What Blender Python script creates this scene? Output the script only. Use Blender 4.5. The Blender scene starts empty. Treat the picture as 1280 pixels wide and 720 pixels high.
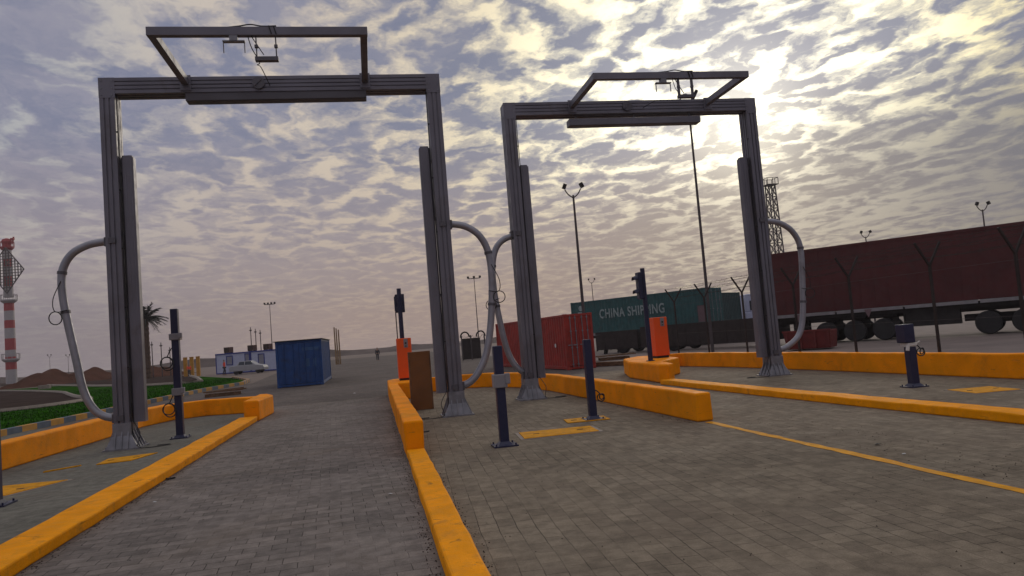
import bpy, bmesh, math, random
from mathutils import Vector, Matrix, Euler
random.seed(7)
sc = bpy.context.scene
C = sc.collection
R = math.radians

# ------------------------------------------------------------------ camera, sky, sun, exposure
F = 925.0; CX = 640.0; CY = 360.0; H = 1.6
def ray(u, v): return Vector((u-CX, -(v-CY), -F))
Yc = ray(465, 435).normalized()
X0 = ray(5387, 34).normalized(); Xc = (X0 - Yc*X0.dot(Yc)).normalized(); Zc = Xc.cross(Yc)
M3 = Matrix((Xc, Yc, Zc))                       # camera axes -> world axes
cam = bpy.data.objects.new('camera', bpy.data.cameras.new('camera')); C.objects.link(cam)
cam.matrix_world = Matrix.Translation((0, 0, H)) @ M3.to_4x4()
cam.data.sensor_width = 36.0; cam.data.lens = F/1280*36.0
cam.data.clip_start = 0.05; cam.data.clip_end = 6000
sc.camera = cam
def W(u, v): return M3 @ ray(u, v)              # world direction seen at a photograph pixel
def g(u, v, z=0.0):                             # the point of the ground (or of height z) there
    d = W(u, v); return d*((z-H)/d.z) + Vector((0, 0, H))
def at(u, v, Y):
    d = W(u, v); return d*(Y/d.y) + Vector((0, 0, H))
def dp(u, v, D):                                # the point at distance D along the lens axis
    return W(u, v)*(D/F) + Vector((0, 0, H))
def hor(u): return 435 - .0815*(u-465)

sun_dir = W(925, 150).normalized()
sun_el = math.asin(sun_dir.z); sun_az = math.atan2(sun_dir.x, sun_dir.y)
sc.view_settings.view_transform = 'Standard'; sc.view_settings.look = 'None'
sc.view_settings.exposure = 0.0; sc.view_settings.gamma = 1.0
try: sc.view_settings.use_curve_mapping = False
except Exception: pass
wd = bpy.data.worlds.new("World"); sc.world = wd; wd.use_nodes = True
nt = wd.node_tree; nt.nodes.clear()
class G:                                        # small node-graph helper
    def __init__(s, t): s.t = t
    def n(s, typ, **k):
        x = s.t.nodes.new(typ)
        for a, b in k.items(): setattr(x, a, b)
        return x
    def put(s, sock, val):
        if isinstance(val, bpy.types.NodeSocket): s.t.links.new(val, sock)
        elif val is not None: sock.default_value = val
    def m(s, op, a, b=None, c=None, clamp=False):
        x = s.n('ShaderNodeMath', operation=op); x.use_clamp = clamp
        for i, q in enumerate((a, b, c)): s.put(x.inputs[i], q)
        return x.outputs[0]
    def vm(s, op, a, b=None):
        x = s.n('ShaderNodeVectorMath', operation=op); s.put(x.inputs[0], a)
        if b is not None: s.put(x.inputs[1], b)
        return x.outputs['Value'] if op in ('DOT_PRODUCT', 'LENGTH') else x.outputs[0]
    def mix(s, f, a, b, bt='MIX'):
        x = s.n('ShaderNodeMix', data_type='RGBA', blend_type=bt)
        s.put(x.inputs[0], f)
        for i, q in ((6, a), (7, b)):
            if isinstance(q, tuple) and len(q) == 3: q = q+(1,)
            s.put(x.inputs[i], q)
        return x.outputs[2]
    def noise(s, vec, scale, detail=4, rough=.5, dist=0, dim='3D'):
        x = s.n('ShaderNodeTexNoise'); x.noise_dimensions = dim
        s.put(x.inputs['Vector'], vec)
        x.inputs['Scale'].default_value = scale; x.inputs['Detail'].default_value = detail
        x.inputs['Roughness'].default_value = rough; x.inputs['Distortion'].default_value = dist
        return x.outputs['Fac']
    def ss(s, v, a, b, lo=0., hi=1.):
        x = s.n('ShaderNodeMapRange'); x.interpolation_type = 'SMOOTHSTEP'
        s.put(x.inputs[0], v); x.inputs[1].default_value = a; x.inputs[2].default_value = b
        x.inputs[3].default_value = lo; x.inputs[4].default_value = hi
        return x.outputs[0]
q = G(nt)
tc = q.n('ShaderNodeTexCoord'); dirv = tc.outputs['Generated']
sep = q.n('ShaderNodeSeparateXYZ'); nt.links.new(dirv, sep.inputs[0])
dx, dy, dz = sep.outputs
el = q.m('MAXIMUM', dz, 0.0)
inv = q.m('DIVIDE', 1.0, q.m('ADD', el, 0.10))
cmb = q.n('ShaderNodeCombineXYZ')
q.put(cmb.inputs[0], q.m('MULTIPLY', dx, inv)); q.put(cmb.inputs[1], q.m('MULTIPLY', q.m('MULTIPLY', dy, inv), .80)); cmb.inputs[2].default_value = 3.7
P = cmb.outputs[0]                              # point of the flat cloud layer overhead
sky = q.n('ShaderNodeTexSky', sky_type='NISHITA'); sky.sun_disc = False
sky.sun_elevation = sun_el; sky.sun_rotation = sun_az; sky.dust_density = 3.0; sky.air_density = 1.4
sd = q.n('ShaderNodeCombineXYZ')
for i in range(3): sd.inputs[i].default_value = sun_dir[i]
cosg = q.m('MAXIMUM', q.vm('DOT_PRODUCT', dirv, sd.outputs[0]), 0.0)
g_wide = q.m('POWER', cosg, 7.0); g_mid = q.m('POWER', cosg, 45.0); g_core = q.m('POWER', cosg, 420.0)
wpn = q.n('ShaderNodeTexNoise'); q.put(wpn.inputs['Vector'], P); wpn.inputs['Scale'].default_value = 3.2; wpn.inputs['Detail'].default_value = 5; wpn.inputs['Roughness'].default_value = .6
wp = q.vm('SCALE', q.vm('SUBTRACT', wpn.outputs['Color'], (.5, .5, .5))); wp.node.inputs['Scale'].default_value = .42
PW_ = q.vm('ADD', P, wp)
def cells(scale, sm=.35):
    x = q.n('ShaderNodeTexVoronoi'); x.feature = 'SMOOTH_F1'; x.voronoi_dimensions = '2D'
    q.put(x.inputs['Vector'], PW_); x.inputs['Scale'].default_value = scale; x.inputs['Smoothness'].default_value = sm
    return x.outputs['Distance']
puff = q.m('SUBTRACT', 1.0, cells(7.2))         # heaped little clouds, thick in the middle
puff2 = q.m('SUBTRACT', 1.0, cells(15.))
n_big = q.noise(P, .55, 3, .5, .3)
n_cell = q.noise(PW_, 11., 8, .62, .1)
dens = q.m('ADD', q.m('MULTIPLY', puff, .40), q.m('ADD', q.m('MULTIPLY', puff2, .20), q.m('ADD', q.m('MULTIPLY', n_big, .50), q.m('MULTIPLY', n_cell, .55))))
side = q.ss(dx, .05, .62)
cloud = q.ss(dens, .745, .975)                    # 1 = thick grey cloud, 0 = thin bright gap
veil = q.ss(dens, .66, .84)                     # thin veil inside the gaps
thick = q.ss(q.noise(PW_, 6.0, 6, .6, .3), .35, .65)
fade = q.ss(q.m('SUBTRACT', dz, q.m('MULTIPLY', side, .115)), .03, .20)
gap_w = q.mix(q.ss(dx, .48, .66), (.86, .72, .50), (.80, .62, .21))
gapc = q.mix(g_wide, q.mix(q.ss(dx, -.45, -.1), (.42, .44, .46), (.52, .46, .43)), gap_w)
gapc = q.mix(q.m('POWER', cosg, 24.0), gapc, (1.10, .98, .60))
gapc = q.mix(g_mid, gapc, (2.6, 2.45, 1.8))
cldc = q.mix(thick, (.205, .220, .315), (.295, .290, .365))
cldc = q.mix(g_wide, cldc, (.175, .200, .285))
cldc = q.mix(g_mid, cldc, (.32, .35, .46))
gapc = q.mix(q.m('MULTIPLY', veil, .45), gapc, cldc)
lay = q.mix(cloud, gapc, cldc)
hz = q.mix(side, (.245, .205, .215), (.105, .115, .150))
mid_w = q.m('MULTIPLY', q.ss(dx, -.4, .0), q.ss(dx, .45, .10))
hz = q.mix(q.m('MULTIPLY', mid_w, .75), hz, (.38, .280, .235))
low = q.mix(.14, hz, lay)
skyc = q.mix(fade, low, lay)
band = q.m('MULTIPLY', q.ss(dz, .05, .12), q.ss(dz, .30, .16))
skyc = q.mix(q.m('MULTIPLY', band, .36), skyc, q.mix(side, (.42, .325, .29), (.15, .165, .215)))
# the sun behind thin cloud: bright where the gaps are, held back by the thick cells
gate = q.m('SUBTRACT', 1.0, q.m('MULTIPLY', q.ss(dens, .72, .96), .72))
skyc = q.mix(q.m('MULTIPLY', g_core, gate), skyc, (2.6, 2.45, 1.9))
skyc = q.mix(q.m('MULTIPLY', g_mid, q.m('MULTIPLY', gate, .22)), skyc, (1.5, 1.42, 1.15))
skyc = q.mix(q.ss(dz, .45, .9), skyc, (.68, .66, .68))
sc10 = q.vm('SCALE', skyc); sc10.node.inputs['Scale'].default_value = 10.0
allc = q.mix(.975, sky.outputs[0], sc10)
bg = q.n('ShaderNodeBackground'); q.put(bg.inputs[0], allc); bg.inputs[1].default_value = 0.1
wo = q.n('ShaderNodeOutputWorld'); nt.links.new(bg.outputs[0], wo.inputs[0])

sl = bpy.data.lights.new('sun', 'SUN'); sl.energy = 0.5; sl.angle = R(14); sl.color = (1.0, .90, .74)
so = bpy.data.objects.new('sun', sl); C.objects.link(so)
so.rotation_euler = (-sun_dir).to_track_quat('-Z', 'Y').to_euler()

# ------------------------------------------------------------------ materials
def mat(name, col, rough=.7, metal=0., var=.12, scale=3., bump=0., bscale=30., dirt=None, dirtamt=.3, spec=.4, dscale=1.3):
    m = bpy.data.materials.new(name); m.use_nodes = True; t = m.node_tree; t.nodes.clear(); k = G(t)
    b = k.n('ShaderNodeBsdfPrincipled'); o = k.n('ShaderNodeOutputMaterial'); t.links.new(b.outputs[0], o.inputs[0])
    tx = k.n('ShaderNodeTexCoord').outputs['Object']
    n1 = k.noise(tx, scale, 6, .6)
    f = k.ss(n1, .3, .7, 1-var, 1+var)
    c = k.n('ShaderNodeRGB').outputs[0]; c.default_value = tuple(col)+(1,)
    v = k.vm('SCALE', c); k.put(v.node.inputs['Scale'], f)
    if dirt is not None:
        n2 = k.ss(k.noise(tx, dscale, 8, .68, .4), .5, .72, 0, dirtamt)
        v = k.mix(n2, v, dirt)
    if 'yellow_paint' in name:
        mp = k.n('ShaderNodeMapping'); k.put(mp.inputs[0], tx); mp.inputs['Scale'].default_value = (2.2, 2.2, 16)
        sc_ = k.ss(k.noise(mp.outputs[0], 1.6, 7, .72, .5), .60, .68, 0, .65)
        v = k.mix(sc_, v, (.10, .06, .03))
        chip = k.ss(k.noise(tx, 24, 4, .75), .68, .72, 0, .7)
        v = k.mix(chip, v, (.22, .17, .12))
        dust = k.ss(k.noise(tx, .8, 5, .6), .40, .75, 0, .45)
        v = k.mix(dust, v, (.66, .27, .008))
    k.put(b.inputs['Base Color'], v)
    b.inputs['Metallic'].default_value = metal; b.inputs['Specular IOR Level'].default_value = spec
    k.put(b.inputs['Roughness'], k.ss(k.noise(tx, scale*4, 4, .6), .3, .7, max(.05, rough-.1), min(1, rough+.1)))
    if bump:
        bn = k.n('ShaderNodeBump'); bn.inputs['Strength'].default_value = bump; bn.inputs['Distance'].default_value = .01
        k.put(bn.inputs['Height'], k.noise(tx, bscale, 6, .6)); k.put(b.inputs['Normal'], bn.outputs[0])
    return m
YEL = mat('road_yellow_paint', (.92, .29, .003), .62, var=.10, scale=2.2, bump=.45, bscale=22, dirt=(.30, .115, .02), dirtamt=.42, spec=.05)
YELF = mat('flat_yellow_paint', (.60, .27, .012), .7, var=.2, scale=6, bump=.4, dirt=(.22, .15, .08), dirtamt=.6, dscale=4, spec=.05)
YELC = mat('kerb_yellow_paint', (.88, .32, .003), .66, var=.14, scale=3, bump=.6, bscale=40, dirt=(.28, .14, .04), dirtamt=.55, dscale=3, spec=.05)
ALU = mat('anodised_aluminium', (.155, .150, .180), .45, metal=.35, var=.12, scale=1.2, dirt=(.10, .085, .08), dirtamt=.5)
ALUD = mat('dark_aluminium', (.10, .095, .11), .5, metal=.3, var=.1, scale=2)
STEEL = mat('galvanised_steel', (.21, .21, .235), .5, metal=.4, var=.2, scale=5, dirt=(.14, .11, .10), dirtamt=.4)
TUBE = mat('brushed_tube_steel', (.29, .29, .33), .42, metal=.4, var=.12, scale=3, dirt=(.15, .13, .12), dirtamt=.4)
BLK = mat('black_rubber', (.018, .017, .018), .7, var=.2)
CABLE = mat('cable_black', (.02, .02, .022), .6)
NAVY = mat('navy_powder_coat', (.016, .018, .055), .42, var=.1, dirt=(.05, .045, .05), dirtamt=.3)
CLAMP = mat('pale_plastic', (.24, .23, .25), .6, var=.1)
ORG = mat('orange_cabinet_paint', (.80, .095, .006), .45, var=.05, dirt=(.3, .08, .03), dirtamt=.25)
BRN = mat('brown_board', (.19, .075, .022), .7, var=.12, dirt=(.09, .045, .02), dirtamt=.4)
BLUE = mat('container_blue', (.010, .052, .19), .6, var=.15, dirt=(.03, .035, .06), dirtamt=.5)
BLUEL = mat('container_blue_reflection', (.03, .085, .20), .6, var=.2)  # paler blue that paints reflections on the blue container's door
RED = mat('container_red', (.30, .026, .017), .6, var=.2, dirt=(.12, .03, .02), dirtamt=.5)
GRN = mat('container_green', (.022, .085, .088), .6, var=.18, dirt=(.05, .06, .06), dirtamt=.5)
GRND = mat('container_green_dark', (.022, .050, .052), .6, var=.18, dirt=(.03, .03, .03), dirtamt=.5)
LET = mat('lettering_white', (.27, .33, .33), .7, var=.3, scale=9, dirt=(.04, .10, .10), dirtamt=.85, dscale=3)
MAR = mat('trailer_maroon', (.072, .013, .014), .7, var=.16, scale=.8, dirt=(.05, .018, .018), dirtamt=.5)
MARR = mat('skip_red', (.14, .018, .016), .6, var=.2)
RAIL = mat('trailer_rail_grey', (.24, .23, .24), .5, metal=.3, var=.15)
CHAS = mat('chassis_black', (.020, .017, .017), .8, var=.3)
DKB = mat('dark_side_board', (.028, .020, .019), .8, var=.25)
CURT = mat('pink_tarpaulin', (.16, .10, .11), .8)
WHT = mat('white_paint', (.62, .60, .58), .6, var=.08)
TWR = mat('tower_red', (.34, .028, .035), .6, var=.05)
TWW = mat('tower_white', (.36, .34, .35), .6, var=.05)
CAB = mat('cabin_panel', (.40, .43, .58), .6, var=.06)
CABB = mat('cabin_blue', (.02, .035, .22), .6)
GLS = mat('dark_glass', (.03, .035, .045), .12, var=.05, spec=.6)
SILV = mat('silver_car_paint', (.30, .30, .32), .55, metal=.0, var=.03)
EARTH = mat('dug_earth', (.075, .034, .023), 1., spec=0., var=.25, scale=.5, bump=.8, bscale=2, dirt=(.07, .035, .025), dirtamt=.6, dscale=.4)
SOIL = mat('dark_soil', (.052, .038, .034), 1., spec=0., var=.3, scale=.6, bump=.6, bscale=3, dirt=(.07, .054, .043), dirtamt=.5, dscale=.3)
GRASS = mat('lawn_green', (.018, .066, .005), 1., spec=0., var=.35, scale=.5, bump=.8, bscale=20, dirt=(.035, .075, .010), dirtamt=.5, dscale=.25)
CONC = mat('pale_concrete', (.24, .20, .17), .85, var=.15, scale=3, bump=.3)
KBL = mat('kerb_blue_paint', (.06, .085, .13), .7, var=.2)
WOOD = mat('weathered_wood', (.14, .075, .04), .85, var=.35, scale=7)
PALMT = mat('palm_bark', (.085, .050, .033), .95, var=.3, scale=6, bump=.8)
PALML = mat('palm_frond', (.022, .028, .018), .8, var=.3)
RUST = mat('rusty_steel', (.11, .055, .04), .8, var=.3)
PAPER = mat('white_litter', (.5, .5, .5), .8)
HIV = mat('orange_jacket', (.80, .07, .03), .7)
CLO = mat('dark_clothing', (.035, .035, .045), .8)
SKIN = mat('skin', (.22, .12, .08), .6)
BAMB = mat('ochre_timber', (.26, .17, .09), .8, var=.2)
YPIL = mat('yellow_pillar_paint', (.42, .20, .02), .7, var=.15)
POLE = mat('dull_pole_steel', (.075, .062, .065), .6, metal=.2, var=.1)
FAR = mat('far_scrub', (.085, .062, .055), 1., var=.3, scale=.15)

def paver(name, c1, c2, mortar, kind, rot=0., bw=.2, bh=.1):
    m = bpy.data.materials.new(name); m.use_nodes = True; t = m.node_tree; t.nodes.clear(); k = G(t)
    b = k.n('ShaderNodeBsdfPrincipled'); o = k.n('ShaderNodeOutputMaterial'); t.links.new(b.outputs[0], o.inputs[0])
    tx = k.n('ShaderNodeTexCoord').outputs['Object']
    wv = k.n('ShaderNodeTexNoise'); k.put(wv.inputs['Vector'], tx); wv.inputs['Scale'].default_value = .9
    wob = k.vm('SCALE', k.vm('SUBTRACT', wv.outputs['Color'], (.5, .5, .5))); wob.node.inputs['Scale'].default_value = .05
    wv2 = k.n('ShaderNodeTexNoise'); k.put(wv2.inputs['Vector'], tx); wv2.inputs['Scale'].default_value = 9.
    wob2 = k.vm('SCALE', k.vm('SUBTRACT', wv2.outputs['Color'], (.5, .5, .5))); wob2.node.inputs['Scale'].default_value = .012
    txw = k.vm('ADD', k.vm('ADD', tx, wob), wob2)
    def brick(r):
        mp = k.n('ShaderNodeMapping'); k.put(mp.inputs[0], txw); mp.inputs['Rotation'].default_value = (0, 0, r)
        x = k.n('ShaderNodeTexBrick'); k.put(x.inputs['Vector'], mp.outputs[0])
        x.inputs['Scale'].default_value = 1.0; x.inputs['Brick Width'].default_value = bw; x.inputs['Row Height'].default_value = bh
        x.inputs['Mortar Size'].default_value = .0042; x.inputs['Mortar Smooth'].default_value = .5; x.inputs['Bias'].default_value = 0.
        x.inputs['Color1'].default_value = c1+(1,); x.inputs['Color2'].default_value = c2+(1,); x.inputs['Mortar'].default_value = mortar+(1,)
        if kind == 'basket': x.offset = 0.
        return x
    a = brick(rot)
    patch = k.ss(k.noise(tx, .9, 5, .6, .3), .36, .62, .15, 1.0)
    avg = tuple((c1[i]+c2[i])/2 for i in range(3))
    col = k.mix(k.m('MULTIPLY', k.m('SUBTRACT', 1.0, patch), a.outputs['Fac']), a.outputs['Color'], avg); fac = k.m('MULTIPLY', a.outputs['Fac'], patch)
    if kind == 'basket':
        a2 = brick(rot+math.pi/2)
        mp = k.n('ShaderNodeMapping'); k.put(mp.inputs[0], txw); mp.inputs['Rotation'].default_value = (0, 0, rot); mp.inputs['Location'].default_value = (0, 0, .5)
        ck = k.n('ShaderNodeTexChecker'); k.put(ck.inputs[0], mp.outputs[0]); ck.inputs['Scale'].default_value = 1/bw
        col = k.mix(ck.outputs['Fac'], col, a2.outputs['Color'])
        mx = k.n('ShaderNodeMix', data_type='FLOAT'); k.put(mx.inputs[0], ck.outputs['Fac']); k.put(mx.inputs[2], fac); k.put(mx.inputs[3], a2.outputs['Fac']); fac = mx.outputs[0]
    big = k.ss(k.noise(tx, .22, 6, .62, .5), .3, .7, .84, 1.16)
    sm = k.ss(k.noise(tx, 7, 5, .65), .3, .7, .80, 1.20)
    grit = k.ss(k.noise(tx, 90, 3, .6), .25, .75, .82, 1.18)
    v = k.vm('SCALE', col); k.put(v.node.inputs['Scale'], k.m('MULTIPLY', k.m('MULTIPLY', big, sm), grit))
    # sand swept over the joints in places, oil and tyre grime in others
    sand = k.ss(k.noise(tx, .55, 7, .7, .6), .50, .74, 0, .55)
    v = k.mix(sand, v, (.150, .118, .092))
    grime = k.ss(k.noise(tx, 1.7, 6, .7, .3), .62, .80, 0, .35)
    v = k.mix(grime, v, (.05, .043, .040))
    k.put(b.inputs['Base Color'], v)
    k.put(b.inputs['Roughness'], k.ss(k.noise(tx, 1.3, 5), .3, .7, .82, .98)); b.inputs['Specular IOR Level'].default_value = .08
    hgt = k.m('ADD', k.m('MULTIPLY', fac, -1.0), k.m('MULTIPLY', k.noise(tx, 60, 4, .6), .25))
    bn = k.n('ShaderNodeBump'); bn.inputs['Strength'].default_value = .55; bn.inputs['Distance'].default_value = .006
    k.put(bn.inputs['Height'], hgt); k.put(b.inputs['Normal'], bn.outputs[0])
    return m
PAVL = paver('lane_pavers', (.200, .172, .155), (.138, .120, .110), (.030, .025, .024), 'running', R(-3), .235, .165)
PAVC = paver('island_pavers', (.212, .174, .130), (.158, .129, .098), (.048, .037, .030), 'running', R(93), .25, .155)
PAVF = paver('yard_pavers', (.130, .108, .098), (.100, .084, .078), (.06, .05, .045), 'running', R(0), .25, .125)
SAND = mat('sandy_ground', (.150, .112, .094), .95, var=.16, scale=.35, bump=.5, bscale=3, dirt=(.10, .082, .074), dirtamt=.6, dscale=.12)
YARD = mat('yard_concrete', (.170, .135, .122), .9, var=.14, scale=.5, bump=.3, dirt=(.08, .066, .062), dirtamt=.6, dscale=.25)
ISL = paver('raised_island_pavers', (.155, .148, .126), (.132, .125, .108), (.070, .062, .052), 'running', R(2), .25, .155)

# ------------------------------------------------------------------ mesh helpers
class MB:
    def __init__(s): s.v = []; s.f = []; s.mi = []; s.cur = 0; s.parts = []
    def add(s, vs, fs):
        o = len(s.v); s.v += [tuple(p) for p in vs]; s.f += [tuple(o+i for i in f) for f in fs]; s.mi += [s.cur]*len(fs); s.parts.append((o, len(s.v), len(s.f)-len(fs), len(s.f))); return s
    def box(s, a, b):                            # axis box between two corners
        x0, y0, z0 = a; x1, y1, z1 = b
        if x0 > x1: x0, x1 = x1, x0
        if y0 > y1: y0, y1 = y1, y0
        if z0 > z1: z0, z1 = z1, z0
        vs = [(x, y, z) for z in (z0, z1) for x, y in ((x0, y0), (x1, y0), (x1, y1), (x0, y1))]
        return s.add(vs, [(3, 2, 1, 0), (4, 5, 6, 7), (0, 1, 5, 4), (1, 2, 6, 5), (2, 3, 7, 6), (3, 0, 4, 7)])
    def prism(s, poly, z0, z1, top=None):        # vertical prism over a plan polygon (anticlockwise); top = inset factor list
        n = len(poly); t = top or poly
        vs = [(p[0], p[1], z0) for p in poly]+[(p[0], p[1], z1) for p in t]
        fs = [tuple(range(n-1, -1, -1)), tuple(range(n, 2*n))]+[(i, (i+1) % n, n+(i+1) % n, n+i) for i in range(n)]
        return s.add(vs, fs)
    def bar(s, a, b, w, h=None, up=(0, 0, 1)):   # square bar from a to b
        a = Vector(a); b = Vector(b); h = h or w; d = (b-a)
        if d.length < 1e-6: return s
        d.normalize(); u = Vector(up)
        if abs(d.dot(u)) > .98: u = Vector((0, 1, 0))
        x = d.cross(u).normalized(); y = x.cross(d).normalized()
        vs = [p+x*(i*w/2)+y*(j*h/2) for p in (a, b) for i, j in ((-1, -1), (1, -1), (1, 1), (-1, 1))]
        return s.add(vs, [(0, 1, 2, 3), (7, 6, 5, 4), (0, 4, 5, 1), (1, 5, 6, 2), (2, 6, 7, 3), (3, 7, 4, 0)])
    def tube(s, pts, r, n=10, sq=False, r1=None, closed=False):
        pts = [Vector(p) for p in pts]; m = len(pts); rings = []
        prev = None
        for i, p in enumerate(pts):
            a = pts[(i-1) % m] if (closed or i > 0) else p
            b = pts[(i+1) % m] if (closed or i < m-1) else p
            d = (b-a).normalized()
            if prev is None:
                u = Vector((0, 0, 1)) if abs(d.z) < .9 else Vector((0, 1, 0))
                x = d.cross(u).normalized()
            else: x = (prev - d*prev.dot(d)).normalized()
            prev = x; y = d.cross(x)
            rr = r if r1 is None else r+(r1-r)*i/(m-1)
            rings.append([p+(x*math.cos(2*math.pi*k/n)+y*math.sin(2*math.pi*k/n))*rr for k in range(n)])
        vs = [v for rg in rings for v in rg]; fs = []
        for i in range(m if closed else m-1):
            j = (i+1) % m
            for k in range(n): fs.append((i*n+k, i*n+(k+1) % n, j*n+(k+1) % n, j*n+k))
        if not closed: fs += [tuple(range(n-1, -1, -1)), tuple((m-1)*n+k for k in range(n))]
        return s.add(vs, fs)
    def lathe(s, prof, c=(0, 0, 0), n=20, axis='z'):
        vs = []; fs = []
        for r, z in prof:
            for k in range(n):
                a = 2*math.pi*k/n; p = (r*math.cos(a), r*math.sin(a), z)
                if axis == 'y': p = (p[0], p[2], p[1])
                vs.append((c[0]+p[0], c[1]+p[1], c[2]+p[2]))
        for i in range(len(prof)-1):
            for k in range(n):
                f = (i*n+k, i*n+(k+1) % n, (i+1)*n+(k+1) % n, (i+1)*n+k); fs.append(f if axis == 'z' else f[::-1])
        e = [tuple(range(n-1, -1, -1)), tuple((len(prof)-1)*n+k for k in range(n))]
        fs += e if axis == 'z' else [x[::-1] for x in e]
        return s.add(vs, fs)
def smooth(pts, k=6):                            # Catmull-Rom through the points
    pts = [Vector(p) for p in pts]; out = []
    for i in range(len(pts)-1):
        p0 = pts[max(i-1, 0)]; p1 = pts[i]; p2 = pts[i+1]; p3 = pts[min(i+2, len(pts)-1)]
        for j in range(k):
            t = j/k
            out.append(.5*((2*p1)+(p2-p0)*t+(2*p0-5*p1+4*p2-p3)*t*t+(3*p1-p0-3*p2+p3)*t**3))
    return out+[pts[-1]]
def rootof(o):
    while o.parent: o = o.parent
    return o
def obj(name, mb, m, parent=None, loc=None, local=False, bevel=0., sm=False, split=True):
    if split and parent is not None and 1 < len(mb.parts) <= 400 and not isinstance(m, (list, tuple)):
        bb = []
        for vs0, vs1, f0, f1 in mb.parts:
            pts = mb.v[vs0:vs1]; bb.append([min(p[i] for p in pts)-.012 for i in range(3)]+[max(p[i] for p in pts)+.012 for i in range(3)])
        par = list(range(len(bb)))
        def fnd(i):
            while par[i] != i: i = par[i]
            return i
        for i in range(len(bb)):
            for j in range(i):
                A, B = bb[i], bb[j]
                if all(A[k] <= B[k+3] and B[k] <= A[k+3] for k in range(3)): par[fnd(i)] = fnd(j)
        gr = {}
        for i in range(len(bb)): gr.setdefault(fnd(i), []).append(i)
        if 1 < len(gr) <= 8:
            out = None
            for ids in gr.values():
                n_ = MB()
                for i in ids:
                    v0, v1, f0, f1 = mb.parts[i]; n_.add(mb.v[v0:v1], [tuple(k-v0 for k in f) for f in mb.f[f0:f1]])
                o = obj(name, n_, m, parent, loc, local, bevel, sm, False); out = out or o
            return out
    me = bpy.data.meshes.new(name)
    off = Vector((0, 0, 0))
    if not local:
        if parent: off = Vector(rootof(parent).location)
        elif loc is not None: off = Vector(loc)
    me.from_pydata([Vector(v)-off for v in mb.v], [], mb.f); me.update()
    for x in (m if isinstance(m, (list, tuple)) else [m]): me.materials.append(x)
    if isinstance(m, (list, tuple)): me.polygons.foreach_set('material_index', mb.mi)
    if sm: me.polygons.foreach_set('use_smooth', [True]*len(me.polygons))
    o = bpy.data.objects.new(name, me); C.objects.link(o)
    if parent: o.parent = parent
    elif loc is not None: o.location = loc
    if bevel:
        b = o.modifiers.new('edge', 'BEVEL'); b.width = bevel; b.segments = 2; b.limit_method = 'ANGLE'; b.angle_limit = R(40)
    return o
def tag(o, label, cat, group=None):
    o['label'] = label; o['category'] = cat
    if group: o['group'] = group
    return o
def thing(name, label, cat, loc, rz=0., group=None):
    o = bpy.data.objects.new(name, None); C.objects.link(o); o.location = loc; o.rotation_euler = (0, 0, rz)
    o.empty_display_size = .2
    return tag(o, label, cat, group)
def struct(name, mb, m, **k):
    o = obj(name, mb, m, **k); o['kind'] = 'structure'; return o
def sheet(poly, z):
    b = MB(); b.add([(p[0], p[1], z) for p in poly], [tuple(range(len(poly)))]); return b

# ------------------------------------------------------------------ the ground
struct('ground', sheet([(-1500, -60), (1500, -60), (1500, 2600), (-1500, 2600)], -.03), SAND)
struct('yard_ground', sheet([(11.6, -4), (150, -4), (150, 140), (-4, 140), (-4, 60), (9, 60)], -.012), YARD)
struct('approach_road', sheet([(-10.2, 23.4), (11.5, 23.4), (11.5, 62), (9, 75), (14, 140), (-12, 140), (-9, 75), (-7.6, 50), (-9.3, 42), (-9.8, 28)], -.008), PAVF)
struct('lane_paving', sheet([(-3.0, -4), (.5, -4), (.5, 24.5), (-3.0, 24.5)], 0), PAVL)
struct('island_paving', sheet([(.5, -4), (5.02, -4), (5.02, 26), (.5, 26)], 0), PAVC)
struct('right_lane_paving', sheet([(5.02, -4), (12.6, -4), (12.2, 27), (5.02, 27)], 0), PAVC)
struct('side_island_paving', sheet([(-10.3, -4), (-3.0, -4), (-3.0, 24.5), (-10.2, 24.5)], .0), ISL)

# ---------------- kerbs and low walls
def wallpath(pts, th, h, name, label, m=YEL, bev=.03, cat='low wall', up=0.):
    """low wall: pts are the plan line of the side seen, thickness to the left of the walking direction"""
    pts = [Vector((p[0], p[1])) for p in pts]; n = len(pts); ns = []
    for i in range(n):
        a = pts[max(i-1, 0)]; b = pts[min(i+1, n-1)]; d = (b-a).normalized(); ns.append(Vector((-d.y, d.x)))
    # resample so the hand-laid edge can waver a little
    P1 = []; N1 = []
    for i in range(n-1):
        L = (pts[i+1]-pts[i]).length; k = max(1, int(L/.35))
        for j in range(k): P1.append(pts[i].lerp(pts[i+1], j/k)); N1.append(ns[i].lerp(ns[i+1], j/k).normalized())
    P1.append(pts[-1]); N1.append(ns[-1])
    rnd = random.Random(len(P1)*7+3)
    b = MB(); vs = []; fs = []; m_ = len(P1)
    for i, (p, nn) in enumerate(zip(P1, N1)):
        w1, w2, w3 = (rnd.uniform(-.008, .008) for _ in range(3))
        a = p+nn*w1; c = p+nn*(th+w2)
        vs += [(a.x, a.y, up), (a.x+nn.x*.012, a.y+nn.y*.012, h+w3), (c.x-nn.x*.012, c.y-nn.y*.012, h+w3*.6), (c.x, c.y, up)]
    for i in range(m_-1):
        o = i*4; q_ = o+4
        fs += [(o+1, o, q_, q_+1), (o+2, o+1, q_+1, q_+2), (o+3, o+2, q_+2, q_+3), (o, o+3, q_+3, q_)]
    fs += [(0, 1, 2, 3), (m_*4-1, m_*4-2, m_*4-3, m_*4-4)]
    b.add(vs, fs)
    c0 = (P1[0].x, P1[0].y, 0)
    o = obj(name, b, m, loc=c0, bevel=bev)
    return tag(o, label, cat)
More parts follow.
